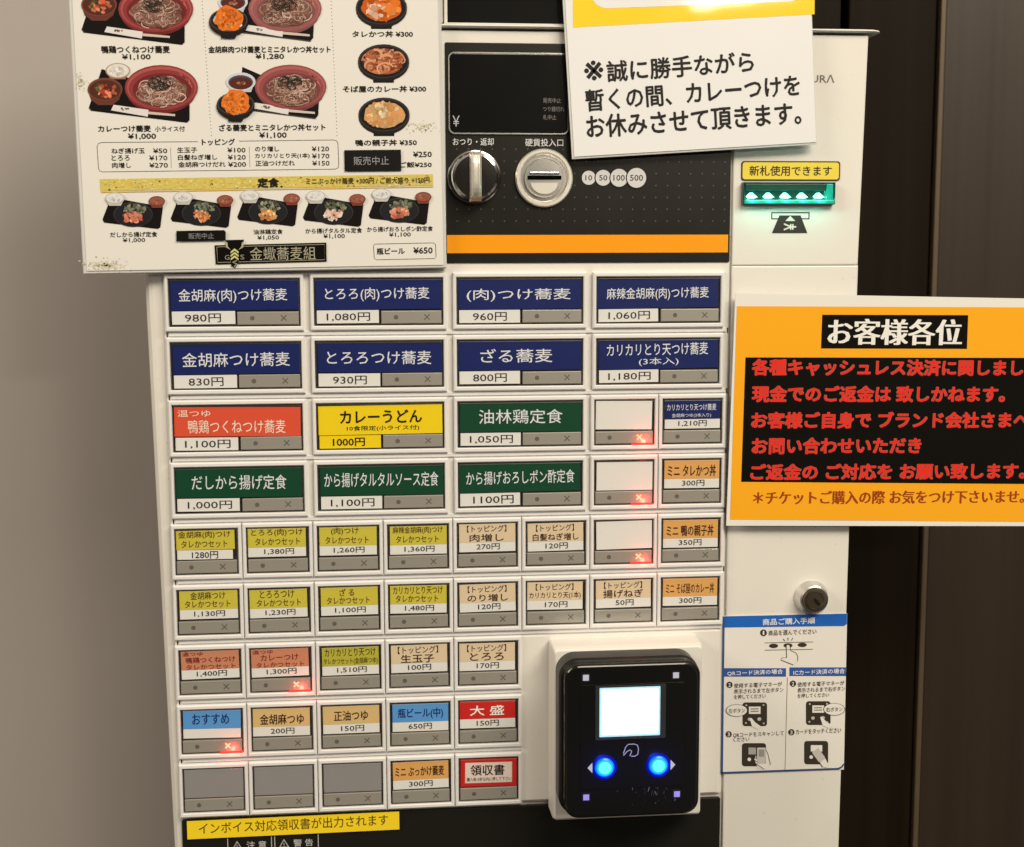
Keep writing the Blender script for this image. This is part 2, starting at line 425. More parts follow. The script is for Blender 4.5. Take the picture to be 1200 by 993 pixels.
# black display box on the ledge
mb = MB(); rbox(mb, 117.6, 167.6, 104.9, 210.4, -60, -0.6, 'gloss', r=0.6, bev=0.4); part(mb, 'upper_display')
mb = MB(); ringframe(mb, 116.6, 168.6, 104.6, 211.4, 1.4, 1.4, 0.6, -60, 0.4, 'cream', bev=0.2); part(mb, 'upper_display_frame')
mb = MB(); rbox(mb, -9, 116.4, 105.2, 212, -60, -1, 'cream', r=0.6, bev=0.5)
rbox(mb, 168.8, 272, 105.2, 212, -60, -1, 'cream', r=0.6, bev=0.5); part(mb, 'upper_front')

# dark control panel with its printing
mb = MB(); rbox(mb, 116.8, 239.0, 6.0, 97.2, -0.4, 0.6, 'black', r=0.6, bev=0.25)
DP = 0.68
mb.face([P(117.0, 10.2, DP), P(238.2, 10.2, DP), P(238.2, 17.8, DP), P(117.0, 17.8, DP)], 'fascia', C(252, 152, 10))
DOT = C(92, 88, 78)
for i in range(24):
    for j in range(15):
        x, z = 121.4 + 5.0 * i, 23.6 + 5.0 * j
        if x > 237 or z > 96 or (118 < x < 169 and 57 < z < 94): continue
        if (x - 128.8) ** 2 + (z - 41.9) ** 2 < 140 or (x - 158.2) ** 2 + (z - 41.9) ** 2 < 170: continue
        if 172 < x < 205 and 37 < z < 46: continue
        mb.face([P(x + 0.32 * math.cos(a), z + 0.32 * math.sin(a), DP) for a in [math.pi / 3 * q for q in range(6)]], 'fascia', DOT)
LT = C(214, 206, 186)
mb.text('おつり・返却', 128.4, 56.6, 17.2, 3.1, DP, 'fascia', LT, bold=0.008)
mb.text('硬貨投入口', 158.4, 56.4, 16.2, 3.2, DP, 'fascia', LT, bold=0.008)
GREY = C(212, 204, 184)
for i, (x, r, t) in enumerate(((177.4, 2.95, '10'), (183.6, 3.3, '50'), (190.4, 3.75, '100'), (197.9, 4.15, '500'))):
    dd = DP + 0.06 * (i * 2)
    if i: mb.face([P(x + (r + 0.45) * math.cos(a), 41.8 + (r + 0.45) * math.sin(a), dd) for a in [math.pi / 20 * q for q in range(40)]], 'fascia', (0.016, 0.0145, 0.0125))
    mb.face([P(x + r * math.cos(a), 41.8 + r * math.sin(a), dd + 0.06) for a in [math.pi / 20 * q for q in range(40)]], 'fascia', GREY)
    mb.text(t, x, 41.8, (2.9, 3.5, 4.9, 5.6)[i], 2.2 + 0.12 * i, dd + 0.11, 'fascia', C(58, 52, 44), bold=0.012)
part(mb, 'control_panel')

# price display
mb = MB(); rbox(mb, 118.4, 168.4, 60.0, 92.9, 0.3, 1.3, 'gloss', r=2.2, bev=0.5)
o = part(mb, 'price_display')
mb = MB()
mb.loft([rrect(118.1, 168.7, 59.7, 93.2, 2.5, 0.7), rrect(118.1, 168.7, 59.7, 93.2, 2.5, 1.45), rrect(118.6, 168.2, 60.2, 92.7, 2.1, 1.45), rrect(118.6, 168.2, 60.2, 92.7, 2.1, 0.7)], 'steel', cap1=False, closed=True)
mb.build('display_bezel', o)
for t, z, w_ in (('発売中止', 73.7, 7.6), ('つり銭切れ', 70.2, 9.0), ('札中止', 66.8, 5.6)):
    mb = MB(); mb.text(t, 157.8 + w_ / 2, z, w_, 2.1, 1.42, 'print', C(128, 118, 104)); mb.build('display_lettering', o)
mb = MB(); mb.text('￥', 121.2, 65.0, 3.0, 4.4, 1.42, 'print', C(190, 184, 170))
mb.build('display_lettering', o)

# coin return knob
mb = MB()
lathe(mb, 128.8, 41.9, [(11.2, 0.5), (11.4, 1.4), (11.0, 2.2), (10.4, 2.4), (10.2, 2.0)], 'chrome', cap1=False)
lathe(mb, 128.8, 41.9, [(10.2, 2.0), (10.1, 6.2), (9.6, 7.2), (8.7, 7.6), (4, 7.8)], 'chrome')
o = part(mb, 'return_knob')
mb = MB()
bar = []
for t in [i / 12.0 for i in range(13)]:
    z = -10.3 + 20.6 * t; hgt = 7.6 + 5.0 * math.sqrt(max(0.0, 1 - abs(2 * t - 1) ** 4)) ; wd = 2.0
    bar.append([P(128.8 + wd * k_, 41.9 + z, 6.6 + (hgt - 6.6) * h_) for k_, h_ in ((1.3, 0), (1.05, .82), (.72, .96), (.50, .88), (.30, 1.0), (-.30, 1.0), (-.50, .88), (-.72, .96), (-1.05, .82), (-1.3, 0))])
mb.loft(bar, 'satin', cap0=True)
mb.build('knob_grip', o)
# coin slot
mb = MB()
lathe(mb, 158.2, 41.6, [(12.3, 0.4), (12.2, 2.2), (11.7, 2.8), (10.6, 2.8), (10.1, 2.2), (9.7, 0.9), (8.4, 0.9), (8.2, 2.4)], 'satin', cap1=False, seg=64)
o = part(mb, 'coin_slot')
mb = MB(); lathe(mb, 158.2, 41.6, [(9.9, 0.9), (8.2, 0.92), (8.15, 2.7), (7.9, 3.0), (4, 3.05)], 'steel', seg=64); mb.build('slot_disc', o)
mb = MB(); rbox(mb, 151.0, 165.4, 40.8, 42.5, 2.6, 3.35, 'hole', r=0.3, bev=0.1); mb.build('slot_opening', o)
mb = MB(); rbox(mb, 151.9, 164.5, 42.9, 44.0, 2.9, 3.9, 'chrome', r=0.3, bev=0.3)
mb.build('slot_lip', o)
mb = MB()
hs = [(158.2 - 5.9, 39.6)] + [(158.2 + 5.9 * math.cos(a), 39.2 + 4.6 * math.sin(a)) for a in [math.pi + math.pi * i / 14 for i in range(15)]] + [(158.2 + 5.9, 39.6)]
mb.loft([[P(x, z, 2.9) for x, z in hs], [P(x, z, 3.3) for x, z in hs], [P(158.2 + (x - 158.2) * .94, 37.6 + (z - 37.6) * .92, 3.5) for x, z in hs]], 'satin')
mb.build('slot_cover', o)

# bill slot with its green lamps
mb = MB()
ringframe(mb, 243.9, 284.4, 30.6, 40.0, 0.6, 0.5, 0.5, -0.2, 3.4, 'greendark', bev=0.3, din=0.2)
rbox(mb, 244.2, 284.0, 30.8, 32.6, 0.1, 4.0, 'green', r=0.4, bev=0.5)
o = part(mb, 'bill_slot')
mb = MB(); rbox(mb, 244.4, 280.2, 32.0, 39.5, 0.15, 0.5, 'greendark', r=0.2, bev=0.1)
rbox(mb, 244.7, 280.4, 36.4, 39.3, 0.4, 3.2, 'greendark', r=0.2, bev=0.2); mb.build('slot_mouth', o)
mb = MB(); rbox(mb, 280.5, 283.4, 32.2, 39.3, 0.2, 3.4, 'green', r=0.3, bev=0.3); mb.build('slot_end', o)
for i in range(5):
    x = 245.6 + 7.4 * i; mb = MB()
    q = [(x, 33.9), (x + 1.6, 35.6), (x + 3.0, 35.7), (x + 5.4, 33.7), (x + 3.6, 33.1), (x + 1.0, 33.2)]
    mb.loft([[P(a, b, 0.4) for a, b in reversed(q)], [P(x + 2.5 + (a - x - 2.5) * .8, 34.7 + (b - 34.7) * .8, 1.3) for a, b in reversed(q)]], 'greenled')
    mb.build('led_lamp', o)
    d = bpy.data.lights.new('led_light', 'POINT'); d.energy = 0.0016; d.color = (0.1, 1.0, 0.75); d.shadow_soft_size = 0.001; d.specular_factor = 0
    lo = bpy.data.objects.new('led_light', d); scene.collection.objects.link(lo); lo.parent = mach
    lo.location = P(x + 2.5, 32.4, 5.6) - mach.location
# pictogram and lettering on the bill panel
mb = MB(); DD = 0.07; DK = C(52, 46, 36)
for a in ((257.2, 26.9, 274.2, 27.4), (257.2, 24.3, 274.2, 24.8), (257.2, 24.8, 257.7, 26.9), (273.7, 24.8, 274.2, 26.9)):
    mb.face([P(a[0], a[1], DD), P(a[2], a[1], DD), P(a[2], a[3], DD), P(a[0], a[3], DD)], 'print', DK)
mb.face([P(257.6, 18.4, DD * 2), P(273.4, 18.4, DD * 2), P(270.2, 26.0, DD * 2), P(260.8, 26.0, DD * 2)], 'print', DK)
LG = C(222, 212, 184)
mb.face([P(263.4, 23.6, DD * 3), P(267.9, 23.6, DD * 3), P(265.6, 25.8, DD * 3)], 'print', LG)
mb.text('￥', 265.6, 21.1, 3.2, 5.6, DD * 3, 'print', LG, ang=math.pi / 2, bold=0.02)
part(mb, 'bill_pictogram')
mb = MB(); mb.text('URΛ', 278.6, 83.9, 10.4, 3.4, DD, 'print', C(112, 104, 86), bold=0.02); part(mb, 'maker_lettering')
# lock
mb = MB(); lathe(mb, 278.8, -143.3, [(7.7, -0.3), (7.8, 0.6), (7.5, 1.4), (6.4, 5.0), (5.7, 5.5), (5.5, 5.2), (5.4, 4.6)], 'steel', cap1=False)
o = part(mb, 'door_lock')
mb = MB(); lathe(mb, 278.8, -143.3, [(5.45, 4.2), (5.4, 5.9), (5.1, 6.4), (3.9, 6.5), (3.7, 6.2), (1, 6.2)], 'darksteel'); mb.build('lock_core', o)
mb = MB()
ca, sa = math.cos(math.radians(-50)), math.sin(math.radians(-50))
def kh(x, z, d): return P(279.6 + x * ca - z * sa, -143.9 + x * sa + z * ca, d)
mb.loft([[kh(x, z, 6.1) for x, z in ((-1.9, -.5), (-.4, -.5), (-.4, -.9), (1.9, -.6), (1.9, .6), (.3, .6), (.3, .9), (-1.9, .5))],
         [kh(x, z, 6.62) for x, z in ((-1.9, -.5), (-.4, -.5), (-.4, -.9), (1.9, -.6), (1.9, .6), (.3, .6), (.3, .9), (-1.9, .5))]], 'gloss')
mb.build('keyhole', o)
# black lower front with its two printed cautions
mb = MB(); rbox(mb, -1.2, 239.0, -900, -235.4, -2.4, -0.1, 'black', r=0.8, bev=0.4)
W2 = C(188, 180, 160)
for x0, t in ((18.2, '注 意'), (38.6, '警 告')):
    x1 = x0 + 19.0
    for a in ((x0, -300, x0 + .35, -242), (x1, -300, x1 + .35, -242), (x0, -252.2, x1, -251.9), (x0, -243.2, x1, -242.9)):
        mb.face([P(a[0], a[1], 0.0), P(a[2], a[1], 0.0), P(a[2], a[3], 0.0), P(a[0], a[3], 0.0)], 'fascia', W2)
    for s_, c_, dd in ((1.0, W2, 0.0), (0.72, (0.016, 0.0145, 0.0125), 0.05)):
        mb.face([P(x0 + 4.2 + 2.3 * s_ * x, -248.3 + s_ * z, dd) for x, z in ((-1, -1.6), (1, -1.6), (0, 2.4))], 'fascia', c_)
    mb.text('!', x0 + 4.2, -248.6, 0.35, 1.9, 0.1, 'fascia', W2, bold=0.02)
    mb.text(t, x0 + 12.6, -248.0, 8.6, 3.4, 0.0, 'fascia', W2, bold=0.01)
part(mb, 'lower_front')
# payment side sheet beside the last button rows
mb = MB(); rbox(mb, 148.0, 237.4, -232.4, -157.2, -0.2, 0.9, 'cream', r=0.3, bev=0.3); part(mb, 'filler_plate')
# narrow joint strips between button rows
PITCH, RQ, WW, WH, OB, WB = 30.0, 26.439, 26.692, 20.073, 0.698, 54.436
mb = MB()
for r in range(9):
    x1 = 148.6 if r >= 6 else 238.4
    z = -r * RQ
    if r < 8:
        rbox(mb, 0.4, x1 - 0.4, z - 24.0, z - 22.3, -0.2, 0.9, 'frame', r=0.2, bev=0.3)
        for xx in (-0.6, x1 + 0.1):
            mb.face([P(xx, z - 24.6, 0.08), P(xx + 0.55, z - 24.6, 0.08), P(xx + 0.55, z - 22.3, 0.08), P(xx, z - 22.3, 0.08)], 'recess')
part(mb, 'joint_strips')

# ------------------------------------------------------------------ menu buttons
FR = 2.3                                     # how far the button frames stand out
def frame_mesh(ww):
    mb = MB()
    g = (PITCH - WW) / 2 - 0.22
    ringframe(mb, -g, ww + g, -WH - 2.0, 2.0, g, 2.0, 2.0, -0.2, FR, 'frame', bev=0.55, din=-0.1)
    mb.face([P(-0.1, -WH - .1, 0.15), P(ww + .1, -WH - .1, 0.15), P(ww + .1, .1, 0.15), P(-.1, .1, 0.15)], 'recess')
    return mb
def plate_mesh(ww, big):
    mb = MB()
    x0 = 28.2 if big else 0.7
    zt = -13.9
    rbox(mb, x0, ww - 0.8, -WH + 0.75, zt, 0.2, 1.75, 'plate', r=0.25, bev=0.3)
    dx, cx = (x0 + 6.2, ww - 7.0) if big else (6.8, 19.9)
    zz = -16.6
    mb.face([P(dx + 0.95 * math.cos(a), zz + 0.95 * math.sin(a), 1.8) for a in [math.pi / 10 * q for q in range(20)]], 'mark')
    for s_ in (1, -1):
        a = math.radians(45 * s_); ux, uz = math.cos(a), math.sin(a)
        mb.face([P(cx + ux * p - uz * q, zz + uz * p + ux * q, 1.8 + 0.03 * s_) for p, q in ((-1.6, -.22), (1.6, -.22), (1.6, .22), (-1.6, .22))], 'mark')
    return mb
def cover_mesh(ww):
    """clear lens: a thin rim of acrylic around the window with a flat pane"""
    mb = MB()
    def q(i, d): return rrect(0.35 + i, ww - 0.35 - i, -WH + 0.35 + i, -0.35 - i, max(0.05, 0.5 - i), d, 2)
    loops = [q(0, 0.3), q(0, 2.2), q(0.25, 2.5), q(0.5, 2.6)]
    mb.loft(loops, 'clearrim', cap1=False)
    mb.loft([q(0.5, 2.6), q(0.52, 2.6)], 'clear', cap1=True)
    return mb
ORG = P(0, 0, 0)
FRAMES = {}
def shared(key, mk, name):
    if key not in FRAMES:
        mb = mk(); me = mb.build(name, None, org=ORG); FRAMES[key] = me.data; bpy.data.objects.remove(me)
    return FRAMES[key]
def inst(name, mesh, parent, loc):
    o = bpy.data.objects.new(name, mesh); scene.collection.objects.link(o); o.parent = parent; o.location = loc
    return o

NAVY = C(27, 38, 86); REDO = C(226, 84, 52); YEL = C(246, 208, 26); GRN = C(22, 68, 42)
MUST = C(208, 189, 62); PEACH = C(226, 198, 150); ORNG = C(226, 164, 86); SALM = C(206, 132, 92); TAN = C(220, 182, 112)
SKY = C(92, 152, 196); RED = C(206, 42, 34); CARDW = C(232, 224, 200); LIGHT = C(226, 222, 212)
BRN = C(86, 62, 28); DBRN = C(62, 34, 20); MAR = C(120, 40, 30); DKBL = C(20, 50, 96); DKT = C(44, 40, 34)
T_ = '【トッピング】'; S_ = 'タレかつセット'
# row, col, big, top colour, text colour, lines [(text, x0, x1, y0, y1, bold)], price (text, x0, x1) or None, extras
B = [
 (0,0,1,NAVY,LIGHT,[('金胡麻(肉)つけ蕎麦',4.1,48.9,4.4,10.4,.004)],('980円',6.5,21.3),'navy wide button priced 980 yen'),
 (0,2,1,NAVY,LIGHT,[('とろろ(肉)つけ蕎麦',4.7,48.6,4.2,10.0,.004)],('1,080円',5.3,23.5),'navy wide button priced 1,080 yen'),
 (0,4,1,NAVY,LIGHT,[('(肉)つけ蕎麦',4.4,49.0,4.7,10.2,.004)],('960円',7,21.5),'navy wide button priced 960 yen'),
 (0,6,1,NAVY,LIGHT,[('麻辣金胡麻(肉)つけ蕎麦',4.7,49.3,4.5,10.1,.004)],('1,060円',5.5,23.6),'navy wide button priced 1,060 yen'),
 (1,0,1,NAVY,LIGHT,[('金胡麻つけ蕎麦',4.8,49.4,4.3,10.3,.004)],('830円',7.2,21.6),'navy wide button priced 830 yen'),
 (1,2,1,NAVY,LIGHT,[('とろろつけ蕎麦',4.8,49,4.2,10.0,.004)],('930円',7.2,21.5),'navy wide button priced 930 yen'),
 (1,4,1,NAVY,LIGHT,[('ざる蕎麦',10.2,41.2,4.2,10.2,.004)],('800円',7,21.5),'navy wide button priced 800 yen'),
 (1,6,1,NAVY,LIGHT,[('カリカリとり天つけ蕎麦',4.5,49,2.2,7.6,.004),('(3本入)',18.5,36,8.5,12.1,0)],('1,180円',5.2,23.8),'navy wide button priced 1,180 yen'),
 (2,0,1,REDO,C(250,226,190),[('温つゆ',2.3,16,2.2,5.0,.0),('鴨鶏つくねつけ蕎麦',6.6,47.2,6.4,12.1,.0)],('1,100円',5.1,24),'red wide button priced 1,100 yen'),
 (2,2,1,YEL,INK,[('カレーうどん',10,44.9,2.9,8.7,.025),('10食限定(小ライス付)',12.8,43.6,9.6,12.0,.01)],('1000円',6.8,20.4),'yellow wide button priced 1000 yen'),
 (2,4,1,GRN,LIGHT,[('油林鶏定食',9.1,45.4,3.7,9.9,.004)],('1,050円',5.2,23.8),'green wide button priced 1,050 yen'),
 (2,6,0,CARDW,INK,[],None,'blank white button with a lit red cross, upper of three'),
 (2,7,0,NAVY,LIGHT,[('カリカリとり天つけ蕎麦',1.9,23.8,2.3,5.2,.004),('金胡麻つゆ(3本入り)',4.1,21.5,6.4,8.4,0)],('1,210円',7,19.6),'navy small button priced 1,210 yen'),
 (3,0,1,GRN,LIGHT,[('だしから揚げ定食',7.4,47.1,3.8,10.1,.004)],('1,000円',5.5,24),'green wide button priced 1,000 yen'),
 (3,2,1,GRN,LIGHT,[('から揚げタルタルソース定食',2.7,51.4,3.5,9.8,.004)],('1,100円',5.3,23.9),'green wide button priced 1,100 yen'),
 (3,4,1,GRN,LIGHT,[('から揚げおろしポン酢定食',3.8,51,4,9.9,.004)],('1100円',6.8,24.4),'green wide button priced 1100 yen'),
 (3,6,0,CARDW,INK,[],None,'blank white button with a lit red cross, middle of three'),
 (3,7,0,ORNG,DBRN,[('ミニ タレかつ丼',2.4,24,2.8,8.0,.012)],('300円',8.9,18.9),'orange button with a fried cutlet bowl for 300 yen'),
 (4,0,0,MUST,BRN,[('金胡麻(肉)つけ',1.8,23.7,.9,4.3,.008),(S_,3,22.3,4.9,8.1,.008)],('1280円',7.3,18.3),'mustard set button priced 1280 yen'),
 (4,1,0,MUST,BRN,[('とろろ(肉)つけ',2.4,24.2,.9,4.3,.008),(S_,4,23,4.9,8.1,.008)],('1,380円',7.8,20.4),'mustard set button priced 1,380 yen'),
 (4,2,0,MUST,BRN,[('(肉)つけ',6,17.8,.9,4.3,.008),(S_,3.5,22,4.9,8.1,.008)],('1,260円',7,20.2),'mustard set button priced 1,260 yen'),
 (4,3,0,MUST,BRN,[('麻辣金胡麻(肉)つけ',2.2,23.8,.9,4.3,.008),(S_,3.6,22,4.9,8.1,.008)],('1,360円',7.2,20.2),'mustard set button priced 1,360 yen'),
 (4,4,0,PEACH,DBRN,[(T_,4.4,21.6,1.4,4.4,.006),('肉増し',5.5,20.4,5.2,8.6,.014)],('270円',8.5,18.6),'peach topping button priced 270 yen'),
 (4,5,0,PEACH,DBRN,[(T_,4.7,21.4,1.4,4.4,.006),('白髪ねぎ増し',3.2,23.4,5.3,8.5,.014)],('120円',8.8,18.6),'peach topping button priced 120 yen, upper of two at that price'),
 (4,6,0,CARDW,INK,[],None,'blank white button with a lit red cross, lowest of three'),
 (4,7,0,ORNG,DBRN,[('ミニ 鴨の親子丼',2.4,23.6,3,8.0,.012)],('350円',8,18.2),'orange button priced 350 yen'),
 (5,0,0,MUST,BRN,[('金胡麻つけ',5.6,20.4,1.2,4.6,.008),(S_,3.2,22.4,5,8.2,.008)],('1,130円',7,20),'mustard set button priced 1,130 yen'),
 (5,1,0,MUST,BRN,[('とろろつけ',5.4,20,1.0,4.5,.008),(S_,4,22.8,5,8.2,.008)],('1,230円',7.6,20.4),'mustard set button priced 1,230 yen'),
 (5,2,0,MUST,BRN,[('ざ る',9,15.4,1.4,4.6,.012),(S_,3.5,22,5,8.2,.008)],('1,100円',7,20.2),'mustard set button priced 1,100 yen'),
 (5,3,0,MUST,BRN,[('カリカリとり天つけ',2.2,23.8,1.2,4.6,.008),(S_,3.4,21.8,5,8.2,.008)],('1,480円',7.4,20),'mustard set button priced 1,480 yen'),
 (5,4,0,PEACH,DBRN,[(T_,4.6,21.6,1.5,4.5,.006),('のり増し',4.4,22.2,5.2,8.6,.014)],('120円',9,18.8),'peach topping button priced 120 yen, lower of two at that price'),
 (5,5,0,PEACH,DBRN,[(T_,4.7,21.4,1.5,4.5,.006),('カリカリとり天(1本)',1.8,24.6,5.2,8.5,.006)],('170円',8.8,18.8),'peach topping button priced 170 yen in the sixth row'),
 (5,6,0,PEACH,DBRN,[(T_,4.6,21.6,1.5,4.5,.006),('揚げねぎ',4.2,22,5.0,8.6,.014)],('50円',9.8,17.8),'peach topping button priced 50 yen'),
 (5,7,0,ORNG,DBRN,[('ミニ そば屋のカレー丼',2.3,24,3,7.6,.006)],('300円',8.4,18.4),'orange button with a curry bowl for 300 yen'),
 (6,0,0,SALM,MAR,[('温つゆ',1.6,10.4,1.0,2.8,.01),('鴨鶏つくねつけ',3,24,3.4,6.0,.012),(S_,3,24,6.6,9.0,.01)],('1,400円',7.4,20.2),'salmon set button priced 1,400 yen'),
 (6,1,0,SALM,MAR,[('温つゆ',1.6,10.4,1.0,2.8,.01),('カレーつけ',5,21.2,3.2,6.0,.012),(S_,3,23.6,6.6,9.0,.01)],('1,300円',7.4,20.2),'salmon set button priced 1,300 yen with a lit red cross'),
 (6,2,0,C(186,176,58),BRN,[('カリカリとり天つけ',2.2,24.2,1.2,4.8,.008),('タレかつセット(金胡麻つゆ)',1.6,25,5.4,8.6,.006)],('1,510円',7.4,20.2),'olive yellow set button priced 1,510 yen'),
 (6,3,0,PEACH,DBRN,[(T_,4,21.6,1.4,4.6,.006),('生玉子',5.2,19.8,5.0,8.8,.014)],('100円',8.3,18.4),'peach topping button priced 100 yen'),
 (6,4,0,PEACH,DBRN,[(T_,4.4,21.6,1.4,4.6,.006),('とろろ',5.6,20.6,5.0,8.6,.014)],('170円',8.6,18.4),'peach topping button priced 170 yen in the seventh row'),
 (7,0,0,SKY,DKBL,[('おすすめ',4.8,20.6,2.2,7.0,.012)],('',0,0),'blue button with an empty white price strip and a lit red cross'),
 (7,1,0,TAN,DBRN,[('金胡麻つゆ',4,23,3.2,8.0,.012)],('200円',8.6,18.8),'tan button priced 200 yen'),
 (7,2,0,TAN,DBRN,[('正油つゆ',5.8,20.6,2.8,7.4,.012)],('150円',8.8,18.8),'tan button priced 150 yen'),
 (7,3,0,SKY,DKBL,[('瓶ビール(中)',3.4,23.2,2.6,7.6,.012)],('650円',8,18.2),'blue button priced 650 yen'),
 (7,4,0,RED,C(250,236,214),[('大 盛',5.4,20.6,2.8,7.4,.014)],('150円',8.4,18.2),'red button priced 150 yen'),
 (8,0,0,None,None,[],None,'empty smoky grey button, first of three'),
 (8,1,0,None,None,[],None,'empty smoky grey button, second of three'),
 (8,2,0,None,None,[],None,'empty smoky grey button, third of three'),
 (8,3,0,ORNG,DBRN,[('ミニ ぶっかけ蕎麦',2,23.6,2.8,7.4,.012)],('300円',8,18.4),'orange button in the bottom row priced 300 yen'),
 (8,4,0,RED,INK,[('領収書',5.2,20.4,3.4,8.4,.014),('購入後15秒以内に押して下さい',3.6,23.4,9.2,11.0,.004)],None,'red bordered receipt button with a white centre'),
]
rnd = random.Random(5)
LIT = {(2, 6), (3, 6), (4, 6), (6, 1), (7, 0)}
for (r, c, big, top, tcol, lines, price, lab) in B:
    x0 = c * PITCH + (OB if big else 0); z0 = -r * RQ; ww = WB if big else WW
    org = P(x0, z0, 0)
    bt = inst('menu_button', shared(('f', big), lambda: frame_mesh(ww), 'menu_button'), mach, org - mach.location)
    bt['label'] = lab
    inst('lens_plate', shared(('p', big), lambda: plate_mesh(ww, big), 'lens_plate'), bt, (0, 0, 0))
    cv = inst('clear_cover', shared(('c', big), lambda: cover_mesh(ww), 'clear_cover'), bt, (0, 0, 0))
    cv.rotation_euler = (math.radians(rnd.uniform(-.3, 1.1)), 0, math.radians(rnd.uniform(-.35, .35)))
    jx, jz = rnd.uniform(-.25, .25), rnd.uniform(-.2, .2); ja = math.radians(rnd.uniform(-.8, .8))
    cw, ch = ww - 1.9, (12.6 if not big else 12.9)
    DC = 1.4
    def card(name, ax0, ax1, az0, az1, parts_, ang):
        """a printed card: coloured areas, then lettering"""
        mb = MB(); cx, cz = (ax0 + ax1) / 2, (az0 + az1) / 2; ca, sa = math.cos(ang), math.sin(ang)
        def t(x, z, d): 
            x, z = x - cx, z - cz
            return P(x0 + jx + cx + x * ca - z * sa, z0 + jz + cz + x * sa + z * ca, d)
        L = [[t(a, b, d) for a, b in ((ax1, az1), (ax0, az1), (ax0, az0), (ax1, az0))] for d in (DC - 0.3, DC)]
        mb.loft(L, 'card', col=parts_[0])
        lay = 1
        for p in parts_[1:]:
            if p[0] == 'rect':
                _, q0, q1, s0, s1, col_ = p
                mb.face([t(q0, s0, DC + .05 * lay), t(q1, s0, DC + .05 * lay), t(q1, s1, DC + .05 * lay), t(q0, s1, DC + .05 * lay)], 'card', col_)
                lay += 1
            else:
                _, s_, q0, q1, y0, y1, col_, bo = p
                m_ = t((q0 + q1) / 2, -(y0 + y1) / 2, 0)
                mb.text(s_, m_.x * 1000, (m_.z - ZO) * 1000, q1 - q0, y1 - y0, DC + .05 * (lay + .5), 'card', col_, ang, bo)
        return mb.build(name, bt)
    if top is None:
        mb = MB(); rbox(mb, x0 + 0.7, x0 + ww - 0.7, z0 - 13.5, z0 - 0.6, 0.2, 1.5, 'blank', r=0.3, bev=0.3); mb.build('blank_lens', bt)
        continue
    txt = [('t', s_, a, b, y0, y1, tcol, bo) for s_, a, b, y0, y1, bo in lines]
    if big:
        card('label_card', 0.9, ww - 0.9, -13.4, -1.0, [top] + txt, ja)
        pc = top if top is YEL else CARDW
        pw = 27.2
        card('price_card', 1.2, pw, -19.2, -13.75, [pc, ('t', price[0], price[1], price[2], 14.7, 18.4, INK if top is YEL or price[0] == '1100円' else DKT, .02 if top is YEL else .006)], ja * .6)
    elif price is not None and r == 4 and c == 0:
        card('label_card', 0.9, ww - 1.3, -9.0, -0.7, [top] + txt, ja)
        card('price_card', 1.2, ww - 2.2, -13.2, -9.2, [CARDW, ('t', price[0], price[1], price[2], 9.7, 12.9, INK, .012)], -ja)
    elif price is not None:
        sp = 9.0 if r != 7 else 8.9
        pr = [('t', price[0], price[1], price[2], 9.5, 12.2, DKT, .006)] if price[0] else []
        card('label_card', 1.0, ww - 1.2, -13.1, -0.8, [CARDW, ('rect', 1.0, ww - 1.2, -sp, -0.8, top)] + txt + pr, ja)
    elif top is RED:
        card('label_card', 0.9, ww - 0.9, -13.4, -0.8, [top, ('rect', 2.9, ww - 2.9, -11.8, -2.4, C(236, 206, 176)), ('rect', 3.3, ww - 3.3, -11.4, -2.8, C(240, 214, 186))] + txt, ja)
    else:
        card('label_card', 1.0, ww - 1.0, -13.3, -0.9, [top], ja)
    if (r, c) in LIT:
        mb = MB()
        for s_ in (1, -1):
            a = math.radians(45 * s_); ux, uz = math.cos(a), math.sin(a)
            mb.face([P(x0 + 19.9 + ux * p - uz * q, z0 - 16.6 + uz * p + ux * q, 1.9 + 0.04 * s_) for p, q in ((-1.5, -.3), (1.5, -.3), (1.5, .3), (-1.5, .3))], 'red')
        mb.build('lit_cross', bt)
        mb = MB(); rbox(mb, x0 + 16.5, x0 + ww - 0.5, z0 - WH + 0.15, z0 - WH + 0.55, 0.3, 2.2, 'redstrip', r=0.1, bev=0.1)
        mb.build('lit_rim', bt)
        d = bpy.data.lights.new('cross_light', 'POINT'); d.specular_factor = 0; d.energy = 0.0026 * rnd.uniform(0.6, 1.25); d.color = (1.0, 0.05, 0.035); d.shadow_soft_size = 0.001
        lo = bpy.data.objects.new('cross_light', d); scene.collection.objects.link(lo); lo.parent = bt
        lo.location = P(x0 + 22.0, z0 - 18.6, 3.8) - org

# ------------------------------------------------------------------ contactless payment terminal
term = empty('payment_terminal', P(192, -236, 0), 'black card payment terminal with a lit white screen on a cream bracket', 'payment terminal')
mb = MB()
L = [rrect(160.2, 226.6, -236.6, -158.6, 1.0, 0.6), rrect(160.4, 226.2, -236.4, -158.8, 1.2, 13.0), rrect(160.8, 225.8, -235.9, -159.3, 1.5, 15.4), rrect(161.4, 225.2, -235.0, -160.0, 1.5, 16.2)]
mb.loft(L, 'cream'); mb.build('mounting_bracket', term)
mb = MB()
X0, X1, Z0, Z1 = 161.4, 221.8, -229.0, -160.2
L = [rrect(X0, X1, Z0, Z1, 8, 16.0, 8), rrect(X0, X1, Z0, Z1, 8, 26.0, 8), rrect(X0 + .6, X1 - .6, Z0 + .6, Z1 - .6, 7.6, 27.4, 8),
     rrect(X0 + 1.4, X1 - 1.4, Z0 + 1.4, Z1 - 1.4, 7.0, 28.0, 8), rrect(X0 + 1.2, X1 - 1.2, Z0 + 1.4, Z1 - 1.6, 6.6, 29.2, 8)]
mb.loft(L, 'soft', smooth=False)
body = mb.build('terminal_body', term)
mb = MB()
FX0, FX1, FZ0, FZ1, FD = 162.0, 219.4, -225.4, -158.9, 40.0
